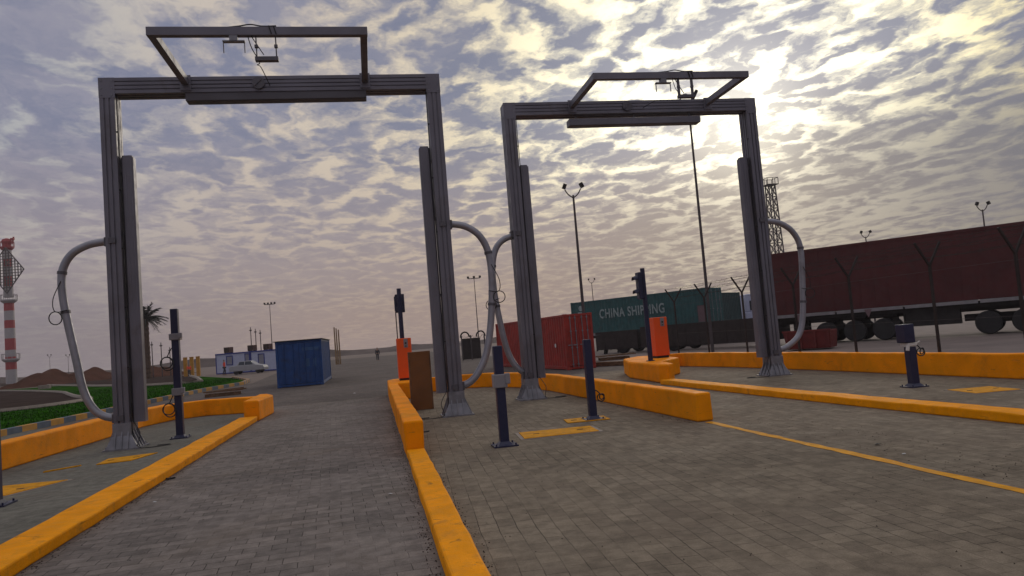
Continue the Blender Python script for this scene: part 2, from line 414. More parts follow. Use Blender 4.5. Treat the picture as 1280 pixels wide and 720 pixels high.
# left island
wallpath([(-6.75, 3), (-6.55, 12), (-6.25, 18), (-6.1, 21.4), (-5.7, 22.9), (-4.9, 23.4), (-3.38, 22.75)], .42, .46, 'low_wall',
         'long orange-yellow wall curving round the back of the left island, beside the lawn')
b = MB(); b.prism([(-3.30, 19.9), (-2.90, 19.75), (-2.82, 21.9), (-3.05, 22.7), (-3.34, 22.9)], 0, .52)
tag(obj('end_block', b, YEL, loc=(-3.15, 19.8, 0), bevel=.04), 'chunky yellow block closing the far tip of the left island', 'concrete block')
wallpath([(-2.95, 19.72), (-2.95, -2)], -.42, .13, 'kerb', 'low yellow kerb running along the left island beside the bare lane', YELC, .02, 'kerb')
# centre island
wallpath([(.38, 10.9), (.40, 22.4)], -.27, .50, 'low_wall', 'yellow wall end-on in the middle, between the bare lane and the gantry island')
b = MB(); b.prism([(.40, 22.45), (1.55, 22.45), (1.7, 25.0), (1.3, 25.4), (.62, 25.4), (.42, 24.9)], 0, .5)
tag(obj('plinth', b, YEL, loc=(1, 23.5, 0), bevel=.04), 'yellow concrete plinth under the orange cabinet left of centre', 'plinth')
wallpath([(1.72, 24.7), (2.8, 24.95), (3.6, 24.5), (4.35, 22.9), (4.80, 20.2), (4.93, 15.6), (5.02, 11.2)], .28, .46, 'low_wall',
         'yellow wall that sweeps from the far end of the middle island towards the red container side and stops near the ground stripe')
wallpath([(.38, 10.86), (.38, 1.6)], .28, .11, 'kerb', 'narrow yellow kerb coming straight towards the viewer at bottom centre', YELC, .02, 'kerb')
# right island
b = MB(); b.prism([(7.66, 19.3), (7.80, 18.98), (8.08, 19.25), (8.42, 20.9), (9.50, 22.15), (9.98, 25.2), (9.4, 25.7), (8.5, 24.6), (7.86, 22.3)], 0, .52)
tag(obj('plinth', b, YEL, loc=(8.7, 22, 0), bevel=.05), 'yellow concrete plinth under the orange cabinet and traffic light on the right', 'plinth')
wallpath([(9.98, 25.5), (11.1, 25.9), (11.60, 23.0), (11.92, 18.5), (12.10, 12.1), (12.3, 6)], .26, .49, 'low_wall',
         'long yellow wall along the right edge in front of the fence and trucks')
wallpath([(7.50, 18.9), (7.62, 14), (7.84, 8), (8.0, 3)], .42, .13, 'kerb', 'low yellow kerb running across the right side below the long wall', YELC, .02, 'kerb')
b = MB()
rnd = random.Random(5); L = []; Rr = []
for i in range(41):
    y = 11.1-i*.22; L.append((5.08+rnd.uniform(-.015, .015), y)); Rr.append((5.20+rnd.uniform(-.02, .02), y))
for i in range(40): b.add([(L[i][0], L[i][1], .004), (Rr[i][0], Rr[i][1], .004), (Rr[i+1][0], Rr[i+1][1], .004), (L[i+1][0], L[i+1][1], .004)], [(3, 2, 1, 0)])
struct('lane_marking', b, YELF)

# striped kerb round the lawn
kl = [(-10.5, 12), (-10.35, 20), (-10.1, 24), (-9.75, 28), (-9.4, 36), (-9.0, 43), (-7.9, 48.5), (-8.4, 54), (-11.5, 66)]
t = thing('striped_kerb', 'blue and yellow striped kerb edging the lawn behind the left wall', 'kerb', (-10, 26, 0))
for pm, off, nm in ((KBL, 0, 'blue_stripe'), (YPIL, 1, 'yellow_stripe')):
    b = MB(); acc = 0
    P2 = []
    for i in range(len(kl)-1):
        a = Vector(kl[i]); c = Vector(kl[i+1]); k = max(1, round((c-a).length/.8))
        P2 += [a.lerp(c, j/k) for j in range(k)]
    P2.append(Vector(kl[-1]))
    for i in range(len(P2)-1):
        if i % 2 != off: continue
        a, c = P2[i], P2[i+1]; d = (c-a).normalized(); nn = Vector((-d.y, d.x))*.22
        b.prism([(a.x, a.y), (c.x, c.y), ((c+nn).x, (c+nn).y), ((a+nn).x, (a+nn).y)], -.02, .17)
    obj(nm, b, pm, t)
# lawn, bed, soil
lawn = [(-10.7, 12), (-10.55, 20), (-10.3, 24), (-9.97, 28), (-9.62, 36), (-9.22, 43), (-8.1, 48.6), (-8.6, 54), (-11.8, 66), (-18, 84), (-60, 120), (-120, 130), (-120, 12)]
struct('lawn_ground', sheet(lawn, .05), GRASS)
bed = [(-15.0, 41.5), (-15.3, 44.5), (-18, 50), (-21, 57), (-25, 66), (-36, 86), (-52, 112), (-90, 112), (-90, 42), (-40, 38.5), (-20, 37.2), (-17, 37.6), (-15.5, 39.2)]
struct('planting_bed', sheet(bed, .056), SOIL)
b = MB()
cc = Vector((-50, 70))
ring = smooth([(p[0], p[1], .09) for p in bed[6:0:-1]]+[(bed[0][0], bed[0][1], .09)]+[(p[0], p[1], .09) for p in bed[12:8:-1]], 4)
b.tube(ring, .14, 6)
tag(obj('stone_edging', b, CONC, loc=(-15, 41.5, 0)), 'pale stone edging round the dark rounded bed in the lawn', 'edging')
soil2 = [g(252, 478), g(184, 483.5), g(120, 484), g(60, 482.5), g(0, 483), g(0, 476), g(200, 468), g(236, 470.5)]
struct('bare_earth', sheet([(p.x, p.y) for p in soil2][::-1], .062), SOIL)
b = MB(); b.tube([Vector((p.x, p.y, .10)) for p in (g(60, 482.5), g(120, 484), g(184, 483.5), g(225, 481), g(252, 478), g(247, 474), g(236, 470.5))], .16, 6)
tag(obj('stone_edging', b, CONC, loc=tuple(g(252, 478))), 'pale pointed edging of the bare ground beyond the lawn, left of the blue container', 'edging')
tag(obj('edging_stone', MB().box((-.55, -.3, 0), (.55, .3, .42)), CONC, loc=tuple(g(56, 486, .05)), local=True, bevel=.03), 'single pale block lying on the lawn under the left earth mound', 'stone block')
# grass blades
rnd = random.Random(11); vs = []; fs = []
def inside(p, poly):
    c = False; j = len(poly)-1
    for i in range(len(poly)):
        if (poly[i][1] > p[1]) != (poly[j][1] > p[1]) and p[0] < (poly[j][0]-poly[i][0])*(p[1]-poly[i][1])/(poly[j][1]-poly[i][1])+poly[i][0]: c = not c
        j = i
    return c
cnt = 0
while cnt < 26000:
    y = 16+rnd.random()**1.5*50; x = -10-rnd.random()**1.2*28
    if not inside((x, y), lawn) or inside((x, y), bed): continue
    a = rnd.uniform(0, 6.28); w = rnd.uniform(.012, .03); h_ = rnd.uniform(.04, .11); lx = rnd.uniform(-.04, .04); ly = rnd.uniform(-.04, .04)
    o = len(vs); vs += [(x-math.cos(a)*w, y-math.sin(a)*w, .05), (x+math.cos(a)*w, y+math.sin(a)*w, .05), (x+lx, y+ly, .05+h_)]; fs.append((o, o+1, o+2)); cnt += 1
b = MB(); b.add(vs, fs); o = obj('grass', b, GRASS); o['kind'] = 'stuff'; o['label'] = 'short green lawn grass behind the left wall'; o['category'] = 'grass'

# earth mounds (irregular heaps)
def mound(u0, u1, vt, D, label, seed, hpx):
    a = dp(u0, hor(u0), D); c = dp(u1, hor(u1), D); Lx = (c-a).length; mid = (a+c)/2; hh = hpx*D/F
    rnd = random.Random(seed); b = MB(); nx, ny = 40, 14; vs = []; fs = []
    ph = [rnd.uniform(0, 6) for _ in range(6)]
    for j in range(ny+1):
        for i in range(nx+1):
            s_ = i/nx*2-1; t_ = j/ny*2-1
            env = max(0, 1-abs(s_)**2.1)*max(0, 1-t_*t_)
            z = hh*env*(.78+.16*math.sin(s_*4.3+ph[0])+.10*math.sin(s_*9+ph[1]+t_*2)+.05*math.sin(s_*21+ph[2]))+rnd.uniform(-.05, .05)*env
            vs.append((mid.x+s_*Lx/2, mid.y+t_*7, max(z, 0)-.02+(.03 if env else 0)))
    for j in range(ny):
        for i in range(nx): o = j*(nx+1)+i; fs.append((o, o+1, o+nx+2, o+nx+1))
    b.add(vs, fs); o = obj('earth_mound', b, EARTH, loc=(mid.x, mid.y, 0), sm=True)
    return tag(o, label, 'earth mound')
mound(18, 96, 460, 112, 'brown earth mound just right of the red and white tower', 1, 20)
mound(78, 140, 460, 118, 'second brown earth heap, seen behind the leftmost curved guard tube', 2, 18.5)
mound(150, 232, 464, 108, 'low brown earth heap below the palm tree', 3, 14)
# scrubby bank along the horizon
b = MB(); rnd = random.Random(4); vs = []; fs = []
n_ = 150
for i in range(n_+1):
    x = -260+i*5.0; y = 250+20*math.sin(i*.1)
    hgt = 1.9+.7*math.sin(i*.31)+.5*math.sin(i*.93+1)+rnd.uniform(-.25, .35)
    vs += [(x, y-6, -.03), (x, y, hgt), (x, y+8, hgt*.8), (x, y+16, -.03)]
for i in range(n_):
    for k in range(3): o = i*4+k; fs.append((o, o+4, o+5, o+1))
b.add(vs, fs); struct('far_bank', b, FAR)

# ------------------------------------------------------------------ gantries
def notched(x0, x1, y0, y1, d=.022):
    """plan outline of an extruded aluminium profile with slots"""
    def edge(a, b, nx, ny, k):
        out = []
        for i in range(k):
            c = (i+1)/(k+1); wv = .11/k
            for tt, dd in ((c-wv, 0), (c-wv, d), (c+wv, d), (c+wv, 0)):
                out.append((a[0]+(b[0]-a[0])*tt+nx*dd, a[1]+(b[1]-a[1])*tt+ny*dd))
        return out
    c = [(x0, y0), (x1, y0), (x1, y1), (x0, y1)]; o = []
    for i, (nx, ny, k) in enumerate(((0, 1, 2), (-1, 0, 3), (0, -1, 2), (1, 0, 3))):
        a, b_ = c[i], c[(i+1) % 4]; o.append(a); o += edge(a, b_, nx, ny, k)
    return o
def ringpts(c, r, ax, n=14, e=1.0):
    c = Vector(c); ax = Vector(ax).normalized(); x = ax.orthogonal().normalized(); y = ax.cross(x)
    return [c+x*math.cos(2*math.pi*i/n)*r+y*math.sin(2*math.pi*i/n)*r*e for i in range(n)]
def gantry(x0, x1, yf, label, frame_u, bar_gap, tubes, bar_x, frame_out):
    PW, PD, TOP = .29, .42, 7.53
    t = thing('portal_gantry', label, 'gantry', ((x0+x1)/2, yf+PD/2, 0), 0, 'portal gantries over the lanes')
    yb = yf+PD
    for s, xo in ((1, x0), (-1, x1)):
        xi = xo+s*PW; a, c = min(xo, xi), max(xo, xi)
        b = MB(); b.prism(notched(a, c, yf, yb), .10, TOP-.33); p = obj('post', b, ALU, t, bevel=0)
        # flared foot with gussets
        f = MB(); cx = (a+c)/2; cy = (yf+yb)/2
        f.prism([(cx-.34, cy-.34), (cx+.34, cy-.34), (cx+.34, cy+.34), (cx-.34, cy+.34)], 0, .03)
        f.prism([(cx-.17, cy-.23), (cx+.17, cy-.23), (cx+.17, cy+.23), (cx-.17, cy+.23)], .03, .52)
        for gx, gy, dx_, dy_ in ((1, 0, .14, .015), (-1, 0, .14, .015), (0, 1, .015, .1), (0, -1, .015, .1)):
            for o_ in (-.12, 0, .12):
                if gx:
                    yy = cy+o_*1.3; f.add([(cx+gx*.15, yy-.012, .03), (cx+gx*.32, yy-.012, .03), (cx+gx*.15, yy-.012, .45), (cx+gx*.15, yy+.012, .03), (cx+gx*.32, yy+.012, .03), (cx+gx*.15, yy+.012, .45)],
                                          [(0, 1, 2), (5, 4, 3), (0, 3, 4, 1), (1, 4, 5, 2), (2, 5, 3, 0)])
                else:
                    xx = cx+o_; f.add([(xx-.012, cy+gy*.2, .03), (xx-.012, cy+gy*.33, .03), (xx-.012, cy+gy*.2, .45), (xx+.012, cy+gy*.2, .03), (xx+.012, cy+gy*.33, .03), (xx+.012, cy+gy*.2, .45)],
                                          [(0, 1, 2), (5, 4, 3), (0, 3, 4, 1), (1, 4, 5, 2), (2, 5, 3, 0)])
        # sloped skirt
        f.prism([(cx-.30, cy-.31), (cx+.30, cy-.31), (cx+.30, cy+.31), (cx-.30, cy+.31)], .03, .30, [(cx-.165, cy-.22), (cx+.165, cy-.22), (cx+.165, cy+.22), (cx-.165, cy+.22)])
        for bx in (-.28, .28):
            for by in (-.28, .28): f.lathe([(.022, .03), (.022, .075), (.012, .085)], (cx+bx, cy+by, 0), 8)
        obj('foot', f, STEEL, t)
        # sensor panel on the inner side
        a2 = xi+s*.03; c2 = xi+s*.26; lo, hi = min(a2, c2), max(a2, c2)
        sp = MB(); y0, y1 = yf+.10, yf+.34
        pr = [(lo+.03, y0), (hi-.03, y0), (hi, y0+.03), (hi, y1-.03), (hi-.03, y1), (lo+.03, y1), (lo, y1-.03), (lo, y0+.03)]
        sp.prism(pr, .51, 5.90); sp.prism([((x-(lo+hi)/2)*.8+(lo+hi)/2, (y-(y0+y1)/2)*.8+(y0+y1)/2) for x, y in pr], 5.90, 5.94)
        sp.box((lo+.07, y0-.008, .55), (lo+.10, y0+.002, 5.86)); sp.box((hi-.08, y0-.008, .55), (hi-.06, y0+.002, 5.86))
        ob = obj('sensor_panel', sp, ALUD if False else ALU, t)
        br = MB()
        for zz in (.9, 2.6, 4.3, 5.6): br.box((min(xi, a2)-.02, y0+.05, zz), (max(xi, a2)+.02, y1-.05, zz+.06))
        obj('bracket', br, STEEL, t)
        # clamp plates where the guard tube meets the post
        cl = MB()
        for zz in (.62, 4.17): cl.box((a+.06, yf-.035, zz-.05), (c-.10, yf-.004, zz+.06)); cl.box((xo-s*.05, yf+.06, zz-.09), (xo+s*.0, yf+.30, zz+.09))
        obj('clamp_plate', cl, ALUD, t)
    # beam
    b = MB(); bm_ = notched(0, PD, 0, .33)
    vs = []; n = len(bm_)
    for xx in (x0, x1): vs += [(xx, yf+p[0], TOP-.33+p[1]) for p in bm_]
    b.add(vs, [tuple(range(n-1, -1, -1)), tuple(range(n, 2*n))]+[(i, (i+1) % n, n+(i+1) % n, n+i) for i in range(n)])
    # square ends of mitred corners
    beam = obj('beam', b, ALU, t)
    b = MB()
    for xo in (x0, x1-.30): b.box((xo-.004, yf-.006, TOP-.42), (xo+.304, yf-.001, TOP+.002))
    obj('corner_plate', b, ALU, t)
    for xo in (x0, x1-.30):
        b = MB()
        for i in (.05, .25):
            for j in (.06, .22, .36): b.lathe([(.014, 0), (.014, .012)], (xo+i, yf-.019, TOP-j), 8, 'y')
        obj('bolt', b, STEEL, t)
    for s, xo in ((1, x0), (-1, x1)):
        b = MB(); xx = xo+s*.315; b.tube(smooth([(xx, yf+.05, TOP-.35), (xx+s*.01, yf+.04, 5.0), (xx-s*.01, yf+.05, 3.1), (xx+s*.02, yf+.03, 1.4), (xx, yf+.05, .5), (xx+s*.08, yf-.02, .1), (xx+s*.2, yf-.1, .012)]), .009, 6)
        for zz in (6.4, 5.2, 4.0, 2.8, 1.6): b.box((min(xx, xx-s*.03), yf+.02, zz), (max(xx, xx-s*.03)+.01, yf+.07, zz+.02))
        obj('cable_run', b, CABLE, t, split=False)
    b = MB(); pc = Vector((frame_u[0]*.60+frame_u[1]*.40, yf-.03, TOP-.16))
    b.lathe([(.13, -.02), (.13, .03)], tuple(pc), 20, 'y'); b.bar(pc+Vector((-.08, -.03, -.07)), pc+Vector((.07, -.03, .08)), .018)
    obj('round_plate', b, ALUD, t)
    # cantilevered frame
    xa, xb = frame_u; zf = TOP-.10; yo = yf-frame_out
    b = MB(); b.bar((xa, yo, zf), (xb, yo, zf), .13, .155); fr = obj('front_rail', b, ALU, t, bevel=.006)
    for xx in (xa+.07, xb-.07):
        b = MB(); b.bar((xx, yo+.06, zf), (xx, yf+.1, zf), .13, .155)
        b.box((xx-.11, yf-.025, zf-.20), (xx+.11, yf-.007, zf+.13)); obj('side_arm', b, ALU, t, bevel=.006)
    # overhead sensor bar
    ba, bb = bar_x; bz = TOP-.33-bar_gap
    b = MB(); b.box((ba, yf+.02, bz-.17), (bb, yf+.30, bz)); b.box((ba+.02, yf+.04, bz-.18), (bb-.02, yf+.28, bz-.17)); ob = obj('overhead_bar', b, ALUD if bar_gap < .1 else ALU, t, bevel=.015)
    b = MB()
    for k in (.06, .5, .93):
        xx = ba+(bb-ba)*k; b.bar((xx, yf+.16, bz-.01), (xx, yf+.16, TOP-.325), .035)
    obj('hanger', b, STEEL, t)
    # camera bracket and hanging cradle under the front rail
    xm = xa+(xb-xa)*(.38 if bar_gap < .1 else .44)
    b = MB(); b.box((xm-.07, yo-.06, zf-.17), (xm+.07, yo+.06, zf-.075)); b.box((xm-.19, yo-.05, zf-.185), (xm+.19, yo+.05, zf-.165))
    for s in (-1, 1): b.bar((xm+s*.18, yo, zf-.18), (xm+s*.18, yo, zf-.38), .018)
    obj('camera_bracket', b, STEEL, t)
    xc_ = xm+.55; wv = .17 if bar_gap < .1 else .17
    b = MB(); rw = .022 if bar_gap < .1 else .05
    for s in (-1, 1): b.bar((xc_+s*wv, yo, zf-.07), (xc_+s*wv, yo, zf-.50), rw)
    b.box((xc_-wv-.03, yo-.06, zf-.54), (xc_+wv+.03, yo+.06, zf-.47))
    for s in (-1, 1): b.box((xc_+s*wv-.03, yo-.03, zf-.29), (xc_+s*wv+.03, yo+.03, zf-.24))
    cr = obj('cradle', b, ALUD, t)
    if bar_gap > .1:
        b = MB(); b.bar((xc_+.08, yo, zf-.52), (xc_+.2, yo+.5, zf-.3), .07); obj('cradle_stay', b, STEEL, t)
    rnd = random.Random(int(x0*10))
    b = MB()
    b.tube(smooth([(xm-.2, yo, zf+.08), (xm+.1, yo-.05, zf+.09), (xm+.3, yo-.04, zf+.125), (xm+.5, yo-.05, zf+.09), (xm+.75, yo-.06, zf+.09)]), .012, 6)
    b.tube(smooth([(xm+.24, yo, zf-.07), (xm+.30, yo, zf-.3), (xm+.42, yo, zf-.55), (xm+.33, yo+.4, zf-.45), (xm+.3, yo+1.2, zf-.2), (xm+.3, yf, zf-.1)]), .009, 6)
    b.tube(smooth([(xm+.3, yo, zf-.07), (xm+.40, yo, zf-.25), (xm+.5, yo, zf-.42)]), .009, 6)
    for k in (.62, .70): b.bar((xm+k, yo-.075, zf+.09), (xm+k+.04, yo-.075, zf-.06), .02)
    obj('camera_cable', b, CABLE, t)
    for pts in tubes:
        b = MB(); yy = yf+.18
        b.tube(smooth([(p[0], yy+(0 if abs(p[0]-x0) < .3 or abs(p[0]-x1) < .3 else 0), p[1]) for p in pts], 5), .078, 12); gt = obj('guard_tube', b, TUBE, t, sm=True)
        b = MB(); P_ = smooth([(p[0], yy, p[1]) for p in pts], 5)
        for i in (len(P_)*2//5, len(P_)*11//20): b.tube([P_[i]-(P_[i+1]-P_[i]).normalized()*.03, P_[i]+(P_[i+1]-P_[i]).normalized()*.03], .092, 12)
        obj('band', b, ALUD, gt)
        b = MB(); p = P_[len(P_)//2]; s = 1 if p.x > (x0+x1)/2 else -1
        b.tube(ringpts(p+Vector((s*.12, -.1, -.38)), .13, (.2, 1, .1)), .011, 6, closed=True)
        b.tube(smooth([p+Vector((0, -.09, .35)), p+Vector((s*.15, -.1, .0)), p+Vector((s*.12, -.1, -.25)), p+Vector((-s*.1, -.09, -.23))]), .009, 6)
        obj('cable_coil', b, CABLE, gt)
    b = MB()
    for s, xo in ((1, x0), (-1, x1)):
        cx = xo+s*.15
        b.tube(smooth([(cx+s*.2, yf, .55), (cx+s*.34, yf-.05, .3), (cx+s*.3, yf-.1, .05), (cx+s*.5, yf-.16, .012), (cx+s*.8, yf-.05, .012), (cx+s*.85, yf+.1, .012), (cx+s*.6, yf+.12, .012)]), .008, 6)
        
    obj('loose_cable', b, CABLE, t)
    return t
tubeA = [(-4.95, 4.18), (-5.22, 4.18), (-5.50, 4.13), (-5.78, 3.98), (-5.95, 3.72), (-6.0, 3.38), (-5.95, 2.81), (-5.80, 1.9), (-5.69, 1.25), (-5.52, .85), (-5.28, .66), (-4.95, .62)]
tubeB = [(1.7, 4.18), (1.95, 4.18), (2.25, 4.10), (2.52, 3.88), (2.68, 3.50), (2.71, 2.88), (2.62, 2.0), (2.47, 1.31), (2.25, .88), (2.0, .66), (1.7, .62)]
tubeC = [(3.95, 4.14), (3.72, 4.14), (3.45, 4.06), (3.23, 3.84), (3.11, 3.40), (3.10, 2.8), (3.17, 2.1), (3.29, 1.35), (3.45, .92), (3.68, .69), (3.95, .62)]
tubeD = [(10.4, 4.16), (10.85, 4.15), (11.2, 4.05), (11.50, 3.80), (11.66, 3.37), (11.62, 2.5), (11.52, 1.55), (11.35, 1.03), (11.02, .76), (10.7, .66), (10.4, .65)]
gantry(-5.10, 1.86, 16.0, 'nearer grey metal portal gantry spanning the left lane, its dark bar tight under the beam', (-3.50, .31), .0, (tubeA, tubeB), (-3.45, .25), 2.45)
gantry(3.68, 10.66, 18.1, 'farther grey metal portal gantry on the right, its bar hanging on rods below the beam', (5.42, 9.33), .12, (tubeC, tubeD), (5.39, 9.03), 2.05)

# ------------------------------------------------------------------ sensor posts
def bollard(p, h, w, label, clamps=(), coil=None, box=None, cat='sensor post', lean=(0, 0)):
    t = thing('sensor_post', label, cat, (p[0], p[1], 0), 0, 'navy sensor posts on the islands')
    b = MB(); b.prism([(-w/2, -w/2), (w/2, -w/2), (w/2, w/2), (-w/2, w/2)], .02, h, [(-w/2+lean[0], -w/2), (w/2+lean[0], -w/2), (w/2+lean[0], w/2), (-w/2+lean[0], w/2)]); obj('shaft', b, NAVY, t, local=True, bevel=.012)
    b = MB(); b.prism([(-.18, -.18), (.18, -.18), (.18, .18), (-.18, .18)], 0, .022)
    b.prism([(-w*.8, -w*.8), (w*.8, -w*.8), (w*.8, w*.8), (-w*.8, w*.8)], .022, .07, [(-w*.5, -w*.5), (w*.5, -w*.5), (w*.5, w*.5), (-w*.5, w*.5)])
    for i in (-1, 1):
        for j in (-1, 1): b.lathe([(.013, .02), (.013, .05)], (i*.145, j*.145, 0), 6)
    obj('base_plate', b, NAVY, t, local=True)
    for z, hh in clamps:
        b = MB(); b.box((-w*.75, -w*.75, z), (w*.75, w*.75, z+hh)); b.box((w*.5, -w*.9, z+hh*.25), (w*1.05, -w*.4, z+hh*1.05)); obj('clamp', b, CLAMP, t, local=True, bevel=.012)
    if coil:
        for z, s, *cs in coil:
            k_ = cs[0] if cs else .14
            b = MB(); b.tube(ringpts((s*w*1.2, -.05, z), k_, (.3, 1, 0), 18, 1.1), .012, 6, closed=True); b.tube(ringpts((s*w*1.3, -.07, z+.02), k_*.85, (-.3, 1, .2), 18), .011, 6, closed=True)
            b.tube(smooth([(s*w*1.2, -.05, z+k_), (s*w*.7, -.06, z+k_*2.1), (s*w*.4, -.06, z+k_*2.4)]), .011, 6); obj('cable_coil', b, CABLE, t, local=True)
    if box:
        b = MB(); b.box((-.17, -.12, box[0]), (.05, .14, box[1])); obj('sensor_head', b, NAVY, t, local=True, bevel=.015)
        b = MB(); b.box((-.12, -.10, box[0]-.06), (.09, .1, box[0]-.004)); b.bar((.1, 0, box[0]-.05), (.22, -.02, box[0]+.01), .025); b.bar((-.13, -.09, box[0]-.15), (-.1, -.09, box[0]-.02), .05); obj('bracket', b, WHT, t, local=True, bevel=.006)
    return t
bollard((-4.18, 17.25), 2.80, .15, 'tallest navy post with two pale clamps and coiled cables, on the left island', ((2.12, .14), (.92, .16)), ((1.62, -1), (.62, -1)))
bollard((1.83, 10.95), 1.48, .135, 'navy post with a pale clamp round its middle, nearest one on the centre island', ((.86, .2),))
bollard((3.81, 12.95), 1.44, .135, 'plain navy post in front of the red container and yellow wall', (), ((.38, 1, .06),))
bollard((10.24, 12.75), .78, .155, 'short navy post topped by a blue sensor box and white bracket, on the right island', (), ((.66, 1, .07),), (.86, 1.22))
bollard((-4.80, 10.6), 1.55, .13, 'navy post cut by the left edge of the picture beside a yellow plate', ())

# ------------------------------------------------------------------ cabinets and signals
def cabinet(p, w, d, h, z0, label, rz=0.):
    t = thing('barrier_cabinet', label, 'barrier cabinet', (p.x, p.y, z0), rz, 'orange barrier cabinets on the plinths')
    b = MB(); b.box((-w/2, -d/2, .07), (w/2, d/2, h)); obj('housing', b, ORG, t, local=True, bevel=.02)
    b = MB(); b.box((-w/2+.03, -d/2+.03, 0), (w/2-.03, d/2-.03, .07)); obj('base', b, BLK, t, local=True)
    b = MB(); b.box((-w*.02, -d/2-.012, h-.30), (w*.26, -d/2-.002, h-.02)); obj('lock_plate', b, CLAMP, t, local=True)
    b = MB(); b.lathe([(.03, -.02), (.03, .0)], (w*.12, -d/2-.014, h-.16), 10, 'y'); b.box((w*.08, -d/2-.03, h-.27), (w*.16, -d/2-.012, h-.24)); obj('lock', b, BLK, t, local=True)
    b = MB(); b.box((-w/2+.04, -d/2-.006, .12), (w/2-.04, -d/2-.001, h-.34)); obj('door', b, ORG, t, local=True, bevel=.004)
    return t
cabinet(Vector((1.0, 23.95, 0)), .46, .40, 1.33, .5, 'tall orange cabinet on the plinth left of centre, behind the brown box')
cabinet(Vector((9.22, 22.95, 0)), .47, .42, 1.32, .52, 'orange cabinet on the right-hand plinth in front of the green container', .05)
t = thing('brown_box', 'tall plain brown box standing on the paving inside the centre wall', 'box', (1.12, 18.45, 0))
b = MB(); b.box((-.27, -.11, 0), (.27, .11, 1.42)); obj('body', b, BRN, t, local=True, bevel=.008)
b = MB(); b.box((-.262, -.116, .01), (-.235, -.111, 1.41)); b.box((.235, -.116, .01), (.262, -.111, 1.41)); obj('edge_strip', b, WOOD, t, local=True)

def signal(p, z0, ztop, hz0, hz1, label, faces):
    t = thing('traffic_light', label, 'traffic light', (p.x, p.y, z0), 0, 'traffic lights on the plinths')
    b = MB(); b.lathe([(.13, 0), (.13, .02), (.075, .03), (.07, ztop-z0)], (0, 0, 0), 14); obj('pole', b, NAVY, t, local=True, sm=False)
    hd = MB(); a, c = hz0-z0, hz1-z0
    off = -.02 if faces == 'away' else -.17
    if faces == 'away':
        hd.box((-.14, .05, a), (.16, .27, c)); hd.box((-.17, .08, a+.05), (-.14, .24, c-.06)); hd.box((-.12, -.02, c-.26), (.13, .05, c-.1)); hd.box((-.10, -.02, a+.08), (.10, .05, a+.2))
    else:
        hd.box((-.20, -.12, a), (-.075, .14, c))
    obj('signal_housing', hd, NAVY, t, local=True, bevel=.015)
    n = 2
    for i in range(n):
        zc = a+(c-a)*(i+.5)/n
        b = MB()
        pts = []
        for k in range(9):
            an = math.pi*k/8
            pts.append((math.cos(an)*.11, math.sin(an)*.11))
        if faces == 'left':
            vs = []; 
            for k, (pa, pb) in enumerate(pts):
                vs += [(-.20, pa+.01, zc+pb), (-.33, pa+.01, zc+pb*.9-.03)]
            b.add(vs, [(2*k, 2*k+2, 2*k+3, 2*k+1) for k in range(8)])
            v = obj('visor', b, NAVY, t, local=True)
            so_ = v.modifiers.new('thick', 'SOLIDIFY'); so_.thickness = .012
            l = MB(); l.lathe([(.1, 0), (.1, .01)], (0, 0, 0), 14, 'y'); l.v = [(-.205-y, x+.01, zc+z) for x, y, z in l.v]; l.f = [f[::-1] for f in l.f]; obj('lens', l, GLS, t, local=True)
        else:
            vs = []
            for k, (pa, pb) in enumerate(pts):
                vs += [(pa, .27, zc+pb), (pa, .45, zc+pb*.9-.03)]
            b.add(vs, [(2*k, 2*k+2, 2*k+3, 2*k+1) for k in range(8)])
            v = obj('visor', b, NAVY, t, local=True)
            so_ = v.modifiers.new('thick', 'SOLIDIFY'); so_.thickness = .012
            l = MB(); l.lathe([(.1, .272), (.1, .282)], (0, 0, zc), 14, 'y'); obj('lens', l, GLS, t, local=True)
    return t
sp1 = at(502.5, 420, 24.35)
signal(Vector((sp1.x, 24.35, 0)), .5, 3.46, 2.68, 3.28, 'traffic light seen from behind above the orange cabinet left of centre', 'away')
signal(Vector((8.28, 21.45, 0)), .52, 3.36, 2.42, 3.24, 'traffic light with hooded lamps facing left, beside the right orange cabinet', 'left')
p = at(497, 420, 24.4); b = MB(); b.tube([(p.x, 24.4, .5), (p.x-.01, 24.4, 2.72)], .018, 6); b.lathe([(.05, .5), (.05, .53)], (p.x, 24.4, 0), 8)
tag(obj('thin_rod', b, POLE, loc=(p.x, 24.4, .5)), 'thin grey rod standing close left of the traffic light behind the orange cabinet', 'rod')

# ------------------------------------------------------------------ ground plates, litter
def plate(poly, label, group=None, pale=True):
    c = sum((Vector((p[0], p[1], 0)) for p in poly), Vector())/len(poly)
    t = thing('ground_plate', label, 'ground plate', tuple(c), 0, 'yellow inspection plates set in the paving')
    b = MB(); b.prism(poly, .001, .016); obj('cover', b, YELF, t, bevel=.003)
    if pale:
        big = [((p[0]-c.x)*1.10+c.x, (p[1]-c.y)*1.13+c.y) for p in poly]; b = MB(); b.prism(big, -.01, .006); obj('surround', b, CONC, t)
    b = MB()
    for k in (.2, .8):
        a = Vector(poly[0]).lerp(Vector(poly[1]), k); d = Vector(poly[3]).lerp(Vector(poly[2]), k); m_ = a.lerp(d, .5)
        b.box((m_.x-.05, m_.y-.012, .016), (m_.x+.05, m_.y+.012, .021))
    obj('lifting_slot', b, BLK, t)
    return t
plate([(-5.95, 11.35), (-5.02, 11.35), (-4.58, 12.28), (-5.95, 12.38)], 'yellow plate on the left island by the post at the picture edge')
plate([(-4.72, 13.85), (-4.20, 13.95), (-3.98, 14.75), (-4.75, 14.55)], 'dusty yellow plate in front of the nearer gantry\'s left foot', pale=False)
plate([(2.22, 11.38), (3.42, 11.36), (3.48, 12.06), (2.28, 12.14)], 'bright yellow plate between the two navy posts on the centre island')
